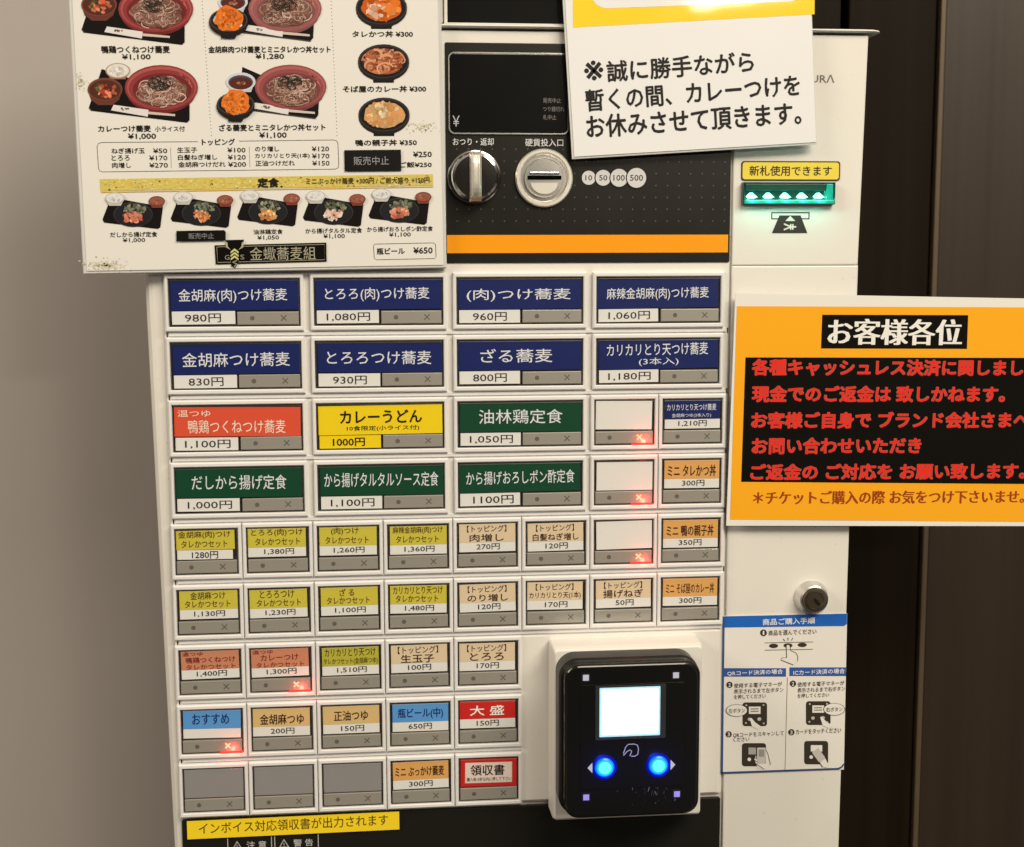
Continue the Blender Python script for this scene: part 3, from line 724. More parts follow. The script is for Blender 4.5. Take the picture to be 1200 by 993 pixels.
L = [rrect(FX0 + 1, FX1 + .6, FZ0 - 1, FZ1 - 2.4, 6.4, 28.6, 8)]
for i in range(6):
    a = math.radians(18 * i); ins = 1.6 * (1 - math.cos(a))
    L.append(rrect(FX0 + ins, FX1 - ins, FZ0 + ins, FZ1 - ins, 6.2 - ins * .5, FD - 1.6 + 1.6 * math.sin(a), 8))
mb.loft(L, 'gloss'); front = mb.build('terminal_front', term)
mb = MB(); rbox(mb, 168.6, 212.6, -212.6, -167.6, FD - 0.2, FD + 0.25, 'gloss', r=0.8, bev=0.12)
rbox(mb, 174.9, 204.6, -191.3, -168.1, FD + 0.1, FD + 0.45, 'darkglass', r=0.5, bev=0.1); mb.build('reader_window', front)
mb = MB(); rbox(mb, 176.6, 202.2, -190.0, -168.9, FD + 0.3, FD + 0.6, 'screenedge', r=0.3, bev=0.1)
rbox(mb, 177.3, 201.5, -189.2, -169.6, FD + 0.5, FD + 0.68, 'screen', r=0.8, bev=0.1); mb.build('screen', term)
for x, z, m_ in ((170.9, -164.4, 'led'), (208.8, -164.6, 'led'), (171.2, -216.0, 'violet'), (209.8, -216.2, 'violet')):
    mb = MB(); rbox(mb, x - 2.0, x + 2.0, z - 2.0, z + 2.0, FD - 0.1, FD + 0.10, 'soft', r=0.5, bev=0.05)
    rbox(mb, x - 1.25, x + 1.25, z - 1.25, z + 1.25, FD, FD + 0.22, m_, r=0.15, bev=0.05); mb.build('corner_light', term)
for x, s_ in ((178.9, -1), (201.7, 1)):
    z = -203.2
    mb = MB(); lathe(mb, x, z, [(5.3, FD), (5.2, FD + 0.35), (4.2, FD + 0.4), (4.1, FD + .3)], 'bluehalo', cap1=False, seg=40)  # halo around the lit button, put in as a faintly glowing ring
    lathe(mb, x, z, [(4.15, FD + .2), (4.0, FD + 0.7), (3.5, FD + 1.0)], 'blue', cap1=False, seg=40)
    lathe(mb, x, z, [(3.5, FD + 1.0), (2.7, FD + 1.15)], 'bluemid', cap1=False, seg=40)
    lathe(mb, x, z, [(2.7, FD + 1.15), (1.4, FD + 1.25)], 'bluecore', seg=40)
    mb.build('lit_button', term)
    d = bpy.data.lights.new('button_light', 'POINT'); d.specular_factor = 0; d.energy = 0.006; d.color = (0.02, 0.10, 1.0); d.shadow_soft_size = 0.003
    lo = bpy.data.objects.new('button_light', d); scene.collection.objects.link(lo); lo.parent = term
    lo.location = P(x, z, FD + 6) - term.location
    mb = MB(); q = [(x + s_ * 7.2, z), (x + s_ * 5.2, z + 2.2), (x + s_ * 5.2, z - 2.2)]
    if s_ > 0: q.reverse()
    mb.loft([[P(a, b, FD + .2) for a, b in q], [P(a, b, FD + .42) for a, b in q]], 'led'); mb.build('arrow_mark', term)
mb = MB()
A_ = Art(FD + 0.25, mat='print')
gcol = C(176, 170, 168)
A_.line([(730.5, 883.5), (733, 876), (736, 872.5), (743, 872), (747, 873.5), (748.2, 878), (747.4, 884), (744.5, 886.2), (739.5, 886.4)], 0.9, gcol, 1)
A_.line([(730.5, 885.6), (735, 880.6), (738, 879), (740.2, 880), (739.6, 882.6), (738, 886)], 0.9, gcol, 1)
A_.mb.build('contactless_mark', term)
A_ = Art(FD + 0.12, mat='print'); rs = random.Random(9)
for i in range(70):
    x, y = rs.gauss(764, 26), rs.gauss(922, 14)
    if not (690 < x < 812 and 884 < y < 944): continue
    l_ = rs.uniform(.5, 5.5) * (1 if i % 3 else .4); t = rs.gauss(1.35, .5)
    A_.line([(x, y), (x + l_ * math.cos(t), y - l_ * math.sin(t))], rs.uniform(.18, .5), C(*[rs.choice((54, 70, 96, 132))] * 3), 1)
A_.mb.build('scuff_glints', term)  # scratches in the plastic, with their lamp glint painted as pale strokes

# ------------------------------------------------------------------ small stickers
def sticker(name, d, ang, label, cat, art, mat='print'):
    a = Art(d, ang, mat); art(a)
    x, z = at(*art.base, d)
    o = a.mb.build(name, None, org=P(x, z, d)); tag(o, label, cat); return o
def slab(a, pts_mm, col, th=0.4):
    """the sheet itself: a thin slab whose front is the artwork plane (corners in mm: tl, tr, br, bl)"""
    q = [pts_mm[1], pts_mm[0], pts_mm[3], pts_mm[2]]
    a.mb.loft([[P(x, z, a.d - th) for x, z in q], [P(x, z, a.d) for x, z in q]], a.m, cap0=True, col=col)
def rectmm(x, z, w_, h_, ang):
    """corners tl, tr, br, bl of a sheet whose bottom-left corner is x, z"""
    ca, sa = math.cos(ang), math.sin(ang)
    return [(x - h_ * sa, z + h_ * ca), (x - h_ * sa + w_ * ca, z + h_ * ca + w_ * sa), (x + w_ * ca, z + w_ * sa), (x, z)]

def art(a):
    slab(a, rectmm(1.2, -243.8, 92.4, 8.2, 0.004), C(246, 206, 30), 0.3)
    a.text('インボイス対応領収書が出力されます', 233.5, 959.5, 455.5, 972.5, C(84, 60, 20), 1, 0.004, 0.006)
art.base = (340, 983)
sticker('sticker', 0.9, 0.004, 'long yellow strip sticker at the top of the black lower front', 'sticker', art)
def art(a):
    x, z = 243.6, 40.8
    def R(i, col, lay):
        a.mb.face(list(rrect(x + i, x + 43.6 - i, z + i, z + 8.3 - i, 1.1, a.d + .05 * lay)), a.m, col)
    q = [rrect(x, x + 43.6, z, z + 8.3, 1.2, dd) for dd in (a.d - .3, a.d)]
    a.mb.loft(q, a.m, cap0=True, col=C(56, 50, 36))
    R(0.55, C(236, 206, 66), 1)
    a.mb.text('新札使用できます', x + 21.7, z + 4.15, 36.4, 4.3, a.d + .12, a.m, INK, 0, 0.012)
art.base = (926, 212)
sticker('sticker', 0.4, 0.0, 'small yellow sticker with a dark border above the green lit bill slot', 'sticker', art)

# purchase instruction sticker (drawn in the photograph's enlarged coordinates: 4.317 per pixel)
def zx(x, y): return (830 + x / 4.317, 700 + y / 4.317)
def art(a):
    DB = C(28, 96, 166); HB = C(52, 84, 138); WK = C(232, 220, 192); K = C(56, 46, 34)
    slab(a, [at(*zx(72, 95), a.d), at(*zx(703, 82), a.d), at(*zx(686, 872), a.d), at(*zx(64, 894), a.d)], WK, 0.25)
    def pl(pts, col, lay=1): a.poly([zx(*p) for p in pts], col, lay)
    def rc(x0, y0, x1, y1, col, lay=1, r=0): pl(rr2(x0, y0, x1, y1, r), col, lay)
    def tx(s_, x0, y0, x1, y1, col=K, lay=3, b=.004): a.text(s_, *zx(x0, y0), *zx(x1, y1), col, lay, b)
    def ln(pts, w_, col=K, lay=4): a.line([zx(*p) for p in pts], w_ / 4.317, col, lay)
    def el(cx, cy, rx, ry, col, lay=2): a.ell(*zx(cx, cy), rx / 4.317, ry / 4.317, col, lay)
    pl([(75, 97), (702, 83), (701, 135), (688, 146), (76, 154)], DB, 1)
    pl([(72, 97), (83, 97), (74, 890), (63, 890)], C(52, 78, 116), 2)
    pl([(64, 884), (64, 894), (660, 872), (680, 860), (688, 842), (682, 842), (672, 856), (655, 863)], C(52, 72, 104), 2)
    tx('商品ご購入手順', 275, 105, 540, 138, LIGHT, 3, .02)
    el(279, 180, 17, 17, K); tx('1', 275, 170, 283, 190, WK, 4, .02)
    tx('商品を選んでください', 305, 163, 547, 190)
    ln([(285, 230), (530, 225)], 2.5, C(110, 96, 74)); ln([(285, 267), (530, 262)], 2.5, C(110, 96, 74))
    for x, y in ((330, 246), (403, 244), (475, 241)): el(x, y, 23, 11, K, 2)
    for p in (((402, 203), (403, 218)), ((378, 210), (387, 221)), ((428, 206), (420, 218))): ln(p, 3)
    pl([(394, 246), (403, 240), (412, 246), (416, 268), (448, 290), (452, 320), (430, 340), (400, 330), (366, 316), (372, 306), (396, 308)], WK, 3)
    ln([(394, 246), (396, 306), (372, 306), (366, 316), (400, 330), (430, 342)], 3)
    ln([(412, 246), (416, 270), (444, 282), (452, 300), (450, 322)], 3)
    rc(80, 359, 393, 402, HB, 1); rc(410, 355, 696, 399, HB, 1)
    tx('QRコード決済の場合', 96, 368, 377, 394, LIGHT, 3, .016); tx('ICカード決済の場合', 430, 364, 690, 390, LIGHT, 3, .016)
    ln([(400, 405), (388, 876)], 2.5, C(120, 108, 88), 2)
    for ox, oy, side in ((0, 0, '左'), (321, -6, '右')):
        el(107 + ox, 443 + oy, 16, 16, K); tx('2', 101 + ox, 434 + oy, 113 + ox, 453 + oy, WK, 4, .02)
        tx('使用する電子マネーが', 130 + ox, 431 + oy, 373 + ox - (6 if ox else 0), 455 + oy); tx('表示されるまで%sボタン' % side, 130 + ox, 460 + oy, 380 + ox - (10 if ox else 0), 484 + oy)
        tx('を押してください', 130 + ox, 491 + oy, 290 + ox, 513 + oy)
        rc(173 + ox, 532 + oy, 297 + ox, 652 + oy, K, 2, 14)
        rc(205 + ox, 553 + oy, 264 + ox, 590 + oy, WK, 3)
        for i in range(2): ln([(214 + ox, 565 + 12 * i + oy), (254 + ox, 564 + 12 * i + oy)], 5, C(120, 108, 88), 4)
        for p in ((192, 546), (279, 545), (190, 636), (280, 638)): rc(p[0] - 4 + ox, p[1] - 4 + oy, p[0] + 4 + ox, p[1] + 4 + oy, C(190, 180, 160), 3)
        el(208 + ox, 617 + oy, 9, 8, C(190, 180, 160), 3); el(258 + ox, 616 + oy, 10, 9, C(190, 180, 160), 3)
        fx = 214 if not ox else 250
        pl([(fx - 6 + ox, 612 + oy), (fx + 4 + ox, 610 + oy), (fx + 22 + ox, 632 + oy), (fx + 56 + ox, 656 + oy), (fx + 40 + ox, 668 + oy), (fx + 8 + ox, 656 + oy)], WK, 4)
        bx = 143 if not ox else 315
        for k_, c_ in ((1.0, K), (0.94, WK)): el(bx + ox, 572 + oy, 55 * k_, 31 * k_, c_, 5 if k_ == 1 else 6)
        tx('%sボタン' % side, bx - 42 + ox, 561 + oy, bx + 42 + ox, 584 + oy, K, 7, .01)
    el(103, 693, 16, 16, K); tx('3', 97, 684, 109, 703, WK, 4, .02)
    tx('QRコードをスキャンして', 125, 681, 382, 705); tx('ください', 125, 708, 207, 730)
    el(420, 683, 16, 16, K); tx('3', 414, 674, 426, 693, WK, 4, .02); tx('カードをタッチください', 443, 664, 672, 690)
    rc(170, 738, 292, 855, K, 2, 14); el(207, 820, 9, 9, WK, 3)
    rc(203, 760, 240, 795, C(170, 160, 140), 3); rc(246, 760, 290, 842, C(198, 188, 164), 4, 5); rc(254, 770, 282, 806, C(150, 140, 122), 5)
    pl([(290, 770), (300, 790), (312, 840), (290, 870), (250, 866), (232, 820), (240, 800), (250, 842), (288, 842)], WK, 4); ln([(290, 770), (300, 790), (314, 846)], 3, K, 6)
    ln([(232, 808), (244, 816)], 3, K, 6); ln([(234, 824), (246, 832)], 3, K, 6); ln([(238, 840), (280, 868)], 3, K, 6)
    rc(485, 727, 606, 845, K, 2, 14); rc(518, 748, 576, 780, WK, 3); el(520, 808, 9, 9, WK, 3)
    pl([(524, 786), (556, 762), (592, 812), (562, 838)], C(196, 186, 162), 4)
    pl([(562, 838), (592, 812), (606, 838), (604, 862), (580, 858)], WK, 5); ln([(560, 832), (578, 858)], 3, K, 6); ln([(590, 808), (604, 836)], 3, K, 6)
art.base = (918, 905)
sticker('sticker', 0.35, 0.004, 'white payment instruction sticker with blue headings under the door lock', 'sticker', art)

# ------------------------------------------------------------------ orange customer notice
a = Art(4.4, math.radians(-1.4), 'lam')
OA = math.radians(-1.35)
org = P(312, -112, 4)
on = empty('notice_sign', org, 'orange laminated notice with red lettering on black, overhanging the machine edge', 'notice')
slab(a, rectmm(238.5, -109.0, 153, 101.8, OA), C(232, 222, 194), 0.6)
a.mb.build('laminated_sheet', on)
a = Art(4.45, math.radians(-1.2), 'lam')
ORA = C(250, 166, 30)
a.poly([(863.5, 359), (1242, 360.5), (1240, 612), (855.5, 609)], ORA, 1)
a.poly([(963.5, 369), (1134.5, 369.5), (1133, 409), (962, 408.5)], BLACK, 2)
a.poly([(873.5, 419), (1226, 419.6), (1224, 567.5), (868.5, 564.8)], BLACK, 2)
a.text('お客様各位', 970, 374, 1128, 404.5, (0.82, 0.82, 0.82), 3, -.036, math.radians(-0.8))
RT = C(236, 44, 28)
for t, x0, y0, x1, y1 in (('各種キャッシュレス決済に関しまして', 883, 421, 1220, 441), ('現金でのご返金は 致しかねます。', 882.5, 452, 1179, 472),
                          ('お客様ご自身で ブランド会社さまへ', 882, 482.5, 1208, 502.5), ('お問い合わせいただき', 881.5, 512.5, 1080, 532.5),
                          ('ご返金の ご対応を お願い致します。', 881, 543, 1203, 562.5)):
    for k_, c_ in ((0.042, C(150, 90, 70)), (0.02, RT)):
        a.text(t, x0 - (0.3 if k_ > .03 else 0), y0, x1 + (0.3 if k_ > .03 else 0), y1, c_, 3 if k_ > .03 else 4, k_, math.radians(-0.8))
a.text('＊チケットご購入の際 お気をつけ下さいませ。', 884, 575, 1202, 590.5, C(158, 62, 22), 3, -.03, math.radians(-0.9))
a.mb.build('printed_face', on)

# ------------------------------------------------------------------ white notice in a clear sleeve
NA = math.radians(3.6)
nt = empty('notice_sign', P(222, 52, 6), 'white paper notice in a clear sleeve', 'notice')
nt['label'] = 'white paper notice in a clear sleeve with a yellow top band and black lettering'
mb = MB()
q = rectmm(169.6, 49.2, 105.6, 148, NA)
def sleeve(i, d): return [P(q[1][0] - i, q[1][1] - i, d), P(q[0][0] + i, q[0][1] - i, d), P(q[3][0] + i, q[3][1] + i, d), P(q[2][0] - i, q[2][1] + i, d)]
mb.loft([sleeve(0, 4.6), sleeve(0, 5.2), sleeve(0.3, 5.3)], 'acrylic', cap0=True)
mb.build('clear_sleeve', nt)
a = Art(5.7, math.radians(4.2), 'sleeve')
slab(a, rectmm(170.5, 50.2, 104.2, 144, NA), C(234, 226, 204), 0.35)
YT = C(246, 204, 34)
a.poly([(668, -260), (957, -275), (954.5, 17), (671.5, 32.5)], YT, 1)
ri = [(690, -250), (938, -262), (938, -12)] + [(926 + 12 * math.cos(t), -11 + 13 * math.sin(t)) for t in [math.pi / 2 * i / 5 for i in range(6)]] + [(712 + 20 * math.cos(t), -9 + 19 * math.sin(t)) for t in [math.pi / 2 + math.pi / 2 * i / 5 for i in range(6)]]
a.poly(ri, C(234, 226, 204), 2)
for t, x0, y0, x1, y1, g in (('※', 684.5, 71, 707, 94.5, 4.4), ('誠に勝手ながら', 711, 65.5, 884, 91, 4.4), ('暫くの間、カレーつけを', 686.5, 96, 938.5, 122, 4.6), ('お休みさせて頂きます。', 687.5, 127, 940, 154.5, 4.0)):
    a.text(t, x0, y0, x1, y1, C(34, 30, 26), 2, .02, math.radians(g))
a.mb.build('paper_sheet', nt)

# ------------------------------------------------------------------ large menu poster
mp = empty('menu_poster', P(42, 2, 3), 'large cream menu poster with photographs of noodle sets and bowls, at the upper left', 'menu poster')
PA = math.radians(0.75)
mb = MB()
q = rectmm(-32.6, 2.0, 149.2, 230, PA)
def pq(i, d): return [P(q[1][0] - i, q[1][1] - i, d), P(q[0][0] + i, q[0][1] - i, d), P(q[3][0] + i, q[3][1] + i, d), P(q[2][0] - i, q[2][1] + i, d)]
mb.loft([pq(0, 1.2), pq(0, 4.4), pq(0.4, 4.8)], 'acrylic', cap0=True); mb.build('clear_holder', mp)
a = Art(5.2, PA, 'lam')
SHEET = C(228, 217, 190)
slab(a, rectmm(-31.0, 3.4, 146.2, 227, PA), SHEET, 0.3)
GOLD = [C(196, 164, 70), C(170, 138, 60), C(214, 190, 110), C(150, 130, 80)]
rg = random.Random(3)
def dust(cx, cy, rx, ry, n, cols):
    for _ in range(n):
        t = rg.uniform(0, 2 * math.pi); k_ = abs(rg.gauss(0, .45)); s_ = rg.uniform(.4, 1.5)
        a.ell(cx + rx * k_ * math.cos(t), cy + ry * k_ * math.sin(t), s_, s_ * rg.uniform(.4, .9), rg.choice(cols), rg.choice((1, 1.4, 1.8)), rg.uniform(0, 3), 6)
DUST = [C(212, 198, 154), C(198, 182, 134), C(216, 204, 166), C(182, 168, 132)]
dust(125, 311, 32, 11, 210, DUST); dust(497, 148, 22, 9, 90, DUST); dust(95, 96, 8, 12, 70, DUST)
def T(t, x0, y0, x1, y1, b=.028, col=INK, lay=2): a.text(t, x0, y0, x1, y1, col, lay, b)
T('鴨鶏つくねつけ蕎麦', 118.8, 53.7, 199.4, 62.8); T('¥1,100', 143, 63.5, 176.6, 70.8)
T('金胡麻肉つけ蕎麦とミニタレかつ丼セット', 244.4, 54, 387.7, 62.4); T('¥1,280', 299.5, 63, 333, 70.2)
T('カレーつけ蕎麦', 115, 147, 177, 155); T('小ライス付', 181.6, 148, 216.7, 154.4, .015); T('¥1,000', 150, 156.4, 183, 164)
T('ざる蕎麦とミニタレかつ丼セット', 256.8, 145.4, 381.8, 153.8); T('¥1,100', 303.8, 155, 336, 162.8)
T('タレかつ丼 ¥300', 412.6, 36.4, 484, 44); T('そば屋のカレー丼 ¥300', 401.8, 100.6, 499.5, 108.4); T('鴨の親子丼 ¥350', 416.5, 163.6, 488.6, 171.2)
for (xa, xb) in ((236.8, 247.7), (388, 395)):
    for i in range(54):
        y = -60 + 219 * i / 53.0; x = xa + (xb - xa) * y / 159.0
        a.ell(x, y, .55, .55, C(70, 60, 46), 1, n=6)
BL = C(84, 74, 58)
a.line([p for p in [(232, 166.2), (119, 167.2), (115.2, 168.6), (113.8, 172), (115.4, 197), (116.8, 200.6), (120, 201.6), (393, 198.4), (396.3, 196.8), (397, 193), (396, 168.4), (394.8, 165.4), (391, 164.2), (280, 165.6)]], 0.7, BL, 1)
T('トッピング', 236.5, 162.6, 275.5, 170.6)
for t, p_, x0, x1, q0, q1, y in (('ねぎ揚げ玉', '¥50', 130.6, 169.6, 179.4, 196, 176.9), ('とろろ', '¥170', 130.6, 152, 174.8, 196.2, 185.2), ('肉増し', '¥270', 131.4, 153.6, 175, 196.8, 193.8),
        ('生玉子', '¥100', 207.7, 231, 266.5, 287.7, 176), ('白髪ねぎ増し', '¥120', 208.5, 254.6, 267, 288, 184.4), ('金胡麻つけだれ', '¥200', 209, 264.4, 267.4, 288.4, 192.8),
        ('のり増し', '¥120', 298.8, 327, 365.4, 385.6, 174.6), ('カリカリとり天(1本)', '¥170', 298.8, 363, 365.6, 386, 183), ('正油つけだれ', '¥150', 299.4, 345.6, 366, 386.2, 191.4)):
    T(t, x0, y - 3.3, x1, y + 3.3, .016); T(p_, q0, y - 2.9, q1, y + 2.9, .016)
for x, y in ((199.9, 173), (292, 172)): a.line([(x, y), (x + .8, y + 24)], .6, C(150, 138, 112), 1)
T('¥250', 484, 177.6, 506, 184.4); T('ご飯¥250', 468, 189.8, 506, 196.6)
a.line([(437.4 + 2, 286.2), (508, 284.8), (510.3, 286.6), (511, 301), (509, 303.2), (441, 304.6), (438.6, 302.6), (437.6, 288), (439.4, 286.2)], .7, BL, 1)
T('瓶ビール', 441.4, 290.6, 474.4, 298.4); T('¥650', 484.4, 289.8, 507, 297.4)
T('だしから揚げ定食', 129, 271.8, 184.4, 278.2, .018); T('¥1,000', 144, 279, 170.2, 284.6, .016)
T('油淋鶏定食', 297, 268.8, 331.4, 274.8, .018); T('¥1,050', 301.6, 276, 327, 281.6, .016)
T('から揚げタルタル定食', 358, 267.4, 424.4, 273.6, .018); T('¥1,100', 379, 274.2, 404.2, 280, .016)
T('から揚げおろしポン酢定食', 430, 265.4, 507.4, 271.6, .018); T('¥1,100', 456, 272.4, 481.4, 278.2, .016)
a.mb.build('printed_sheet', mp)
# gold heading band
a = Art(5.3, PA, 'lam')
a.poly([(117, 210), (507, 204.3), (507.6, 217.6), (117.6, 224)], C(212, 186, 84), 1)
for _ in range(700):
    x = rg.uniform(118, 506); y = 210 - (x - 117) * 5.7 / 390 + rg.uniform(1, 13); s_ = rg.uniform(.5, 2.0)
    a.ell(x, y, s_, s_ * rg.uniform(.3, .7), rg.choice([C(222, 200, 110), C(198, 164, 62), C(216, 176, 74), C(228, 212, 140), C(196, 188, 96)]), rg.choice((1.5, 1.9, 2.3)), rg.uniform(-.4, .4), 7)
a.poly([(118, 225), (507.6, 218.6), (507.6, 219.8), (118, 226.2)], C(206, 160, 60), 1)
a.text('定食', 302, 208.6, 327, 220, INK, 5, .035)
a.text('ミニぶっかけ蕎麦 +300円 / ご飯大盛り +150円', 359, 208.2, 503.6, 215.6, C(70, 54, 26), 5, .012)
a.mb.build('heading_band', mp)

# printed food photographs (flat pictures on the poster)
TRAY = C(24, 19, 16); TRAY2 = C(70, 62, 54); REDB = C(142, 56, 50); REDB2 = C(168, 82, 72); REDB3 = C(112, 40, 36)
NOOD = [C(182, 140, 112), C(150, 106, 84), C(208, 172, 144), C(112, 70, 56)]; NORI = [C(52, 46, 34), C(74, 66, 48), C(40, 34, 26)]
KATSU = [C(222, 112, 34), C(236, 136, 54), C(198, 88, 24), C(228, 124, 44)]
def picture(seed):
    p = Art(5.3, PA, 'lam'); p.rnd = random.Random(seed); return p
def noodles(p, cx, cy, rx, ry, n, cols, lay, wk=1.0):
    for i in range(n):
        t = p.rnd.uniform(0, 6.28); k_ = math.sqrt(p.rnd.random()); x, y = cx + rx * k_ * math.cos(t) * .8, cy + ry * k_ * math.sin(t) * .8
        r_ = p.rnd.uniform(3, 10); s0 = p.rnd.uniform(0, 6.28); sp = p.rnd.uniform(1.5, 4.5)
        pts = []
        for j in range(9):
            b = s0 + sp * j / 8; u, v_ = x + r_ * math.cos(b), y + r_ * .7 * math.sin(b)
            e = math.hypot((u - cx) / rx, (v_ - cy) / ry)
            if e > 1: u, v_ = cx + (u - cx) / e, cy + (v_ - cy) / e
            pts.append((u, v_))
        p.line(pts, p.rnd.uniform(.5, .9) * wk, vary(p.rnd, p.rnd.choice(cols)), lay + .02 * (i % 40))
def vary(rnd, c, lo=.62, hi=1.12):
    k = rnd.uniform(lo, hi); return tuple(min(.85, v * k) for v in c)
def blobs(p, cx, cy, rx, ry, n, s0, s1, cols, lay):
    for i in range(n):
        t = p.rnd.uniform(0, 6.28); k_ = math.sqrt(p.rnd.random()) * .85; s_ = p.rnd.uniform(s0, s1)
        p.ell(cx + rx * k_ * math.cos(t), cy + ry * k_ * math.sin(t), s_, s_ * p.rnd.uniform(.5, .95), vary(p.rnd, p.rnd.choice(cols)), lay + .02 * (i % 60), p.rnd.uniform(0, 3), 9, .22, p.rnd)
def soba_set(cx, cy, seed, katsu=None, bowl=None, rice=None, cup=None, pale=1.0, R=43.0):
    p = picture(seed); L_ = 1
    k = R / 43.0
    def X(dx, dy): return (cx + dx * k, cy + dy * k)
    tray = [X(-70, -22), X(-52, -16), X(33, 12), X(33, 38), X(30, 41), X(-82, 27), X(-85, 23)]
    if katsu: tray = [X(-58, -24), X(34, 16), X(33, 34), X(30, 38), X(-64, 26), X(-60, 0)]
    p.poly(tray, TRAY, L_)
    p.line([tray[-1 if not katsu else -2], tray[-2 if not katsu else -3]], 1.2, TRAY2, L_ + .5)
    def mix(c): return tuple(v * pale + (1 - pale) * .45 for v in c)
    p.ell(cx, cy + 3, R * .96, R * .63, mix(REDB3), L_ + 1); p.ell(cx, cy, R, R * .62, mix(REDB), L_ + 2)
    p.ell(cx + .3, cy - .2, R * .95, R * .57, mix(REDB2), L_ + 3); p.ell(cx + .5, cy + 1, R * .9, R * .52, mix(REDB), L_ + 4)
    p.ell(cx + 1, cy + 2.4, R * .80, R * .45, mix(REDB3), L_ + 5)
    for i in range(4): p.line([(cx + R * (.5 + .08 * i), cy - R * (.38 - .05 * i)), (cx + R * (.68 + .05 * i), cy - R * (.24 - .08 * i))], 1, mix(C(190, 96, 80)), L_ + 5.5)
    p.ell(cx + 1, cy + 4, R * .66, R * .40, C(120, 82, 60), L_ + 6, 0, 30, .06, p.rnd)
    noodles(p, cx + 1, cy + 4, R * .72, R * .44, 150, NOOD, L_ + 7, 1.35)
    noodles(p, cx - 1, cy - 5, R * .34, R * .20, 34, NORI, L_ + 8.5)
    if bowl:
        bx, by = X(*bowl); s_ = 20.5 * k
        p.poly([(bx - s_, by), (bx + s_, by), (bx + s_ * .8, by + s_ * .6), (bx + s_ * .4, by + s_ * .9), (bx - s_ * .4, by + s_ * .9), (bx - s_ * .8, by + s_ * .6)], C(104, 56, 40), L_ + 2)
        p.ell(bx, by, s_, s_ * .66, C(112, 66, 48), L_ + 3); p.ell(bx, by + .5, s_ * .9, s_ * .56, C(84, 44, 30), L_ + 4)
        blobs(p, bx + 2, by + 2, s_ * .7, s_ * .42, 26, 1.5, 4, [C(206, 92, 50), C(222, 132, 92), C(168, 60, 40), C(186, 110, 70)], L_ + 5)
        blobs(p, bx - 6, by - 2, s_ * .3, s_ * .25, 8, 1.2, 3, [C(70, 84, 44), C(96, 104, 60)], L_ + 6.5)
    if rice:
        bx, by = X(*rice); p.poly([(bx - 14, by), (bx + 14, by), (bx + 9, by + 10), (bx - 9, by + 10)], C(150, 104, 78), L_ + 1.5)
        p.ell(bx, by, 14.5, 9, C(176, 146, 112), L_ + 1.8); p.ell(bx, by, 13, 7.8, C(222, 210, 184), L_ + 2.2)
        blobs(p, bx, by, 11, 6, 26, 1, 2.4, [C(236, 226, 204), C(208, 196, 168)], L_ + 2.4)
    if cup:
        bx, by = X(*cup); p.poly([(bx - 17, by), (bx + 17, by), (bx + 12, by + 12), (bx - 12, by + 12)], C(196, 190, 176), L_ + 2)
        p.ell(bx, by, 17.5, 11, C(206, 200, 186), L_ + 3); p.ell(bx, by + .6, 14.5, 8.4, C(70, 74, 84), L_ + 4); p.ell(bx, by + 1.6, 13.2, 7, C(86, 42, 30), L_ + 5)
        blobs(p, bx, by + 1, 6, 3, 7, 1, 2.2, [C(150, 80, 60), C(176, 120, 90)], L_ + 6)
    # chopsticks in their paper sleeve
    c0 = (-57, 20) if not katsu else (-44, 19)
    q0 = X(*c0); q1 = X(c0[0] + 42, c0[1] + 6)
    p.poly([(q0[0] + 1, q0[1]), q1, (q1[0] - 1, q1[1] + 8), (q0[0] - 2, q0[1] + 6.5)], C(222, 210, 188), L_ + 1.5 if not katsu else L_ + 1.5)
    blobs(p, q0[0] + 14, q0[1] + 5.2, 6, 1.6, 8, .6, 1.4, [C(110, 90, 70)], L_ + 2)
    p.poly([(q1[0], q1[1] + 2), (q1[0] + 31 * k, q1[1] + 5), (q1[0] + 31 * k, q1[1] + 7.4), (q1[0] - .6, q1[1] + 5)], C(206, 186, 158), L_ + 1.5)
    if katsu:
        bx, by = X(*katsu); s_ = 23.0 * k
        p.poly([(bx - s_ * .45, by + s_ * .5), (bx + s_ * .45, by + s_ * .5), (bx + s_ * .36, by + s_ * .86), (bx - s_ * .36, by + s_ * .86)], C(30, 26, 24), L_ + 9)
        p.ell(bx, by + 1, s_, s_ * .72, C(34, 29, 26), L_ + 9.4); p.ell(bx, by - 1.5, s_ * .97, s_ * .60, C(70, 62, 54), L_ + 9.8); p.ell(bx, by - 1.2, s_ * .9, s_ * .54, C(34, 28, 24), L_ + 10)
        blobs(p, bx, by, s_ * .8, s_ * .48, 20, 2, 4, [C(226, 214, 190), C(206, 190, 160)], L_ + 10.2)
        p.ell(bx, by - 3, s_ * .72, s_ * .66, KATSU[0], L_ + 11.5, 0, 22, .10, p.rnd); blobs(p, bx, by - 3, s_ * .7, s_ * .6, 110, .8, 2.6, KATSU, L_ + 11.8)
    return p.mb.build('food_picture', mp)
soba_set(182.7, 10.8, 11, bowl=(-65, -5), R=44)['label'] = 'picture of soba in a red bowl with a brown soup bowl on a tray'
soba_set(189.2, 103, 12, bowl=(-66, 2), rice=(-51, -20))['label'] = 'picture of soba with a brown soup bowl and a small bowl of rice'
soba_set(334, 10.5, 13, katsu=(-66, 15), cup=(-61, -8), pale=.86)['label'] = 'upper picture of soba with a small orange cutlet bowl'
soba_set(340.7, 102, 14, katsu=(-66, 22), cup=(-60, -6), pale=.93, R=42)['label'] = 'lower picture of soba with a small orange cutlet bowl'
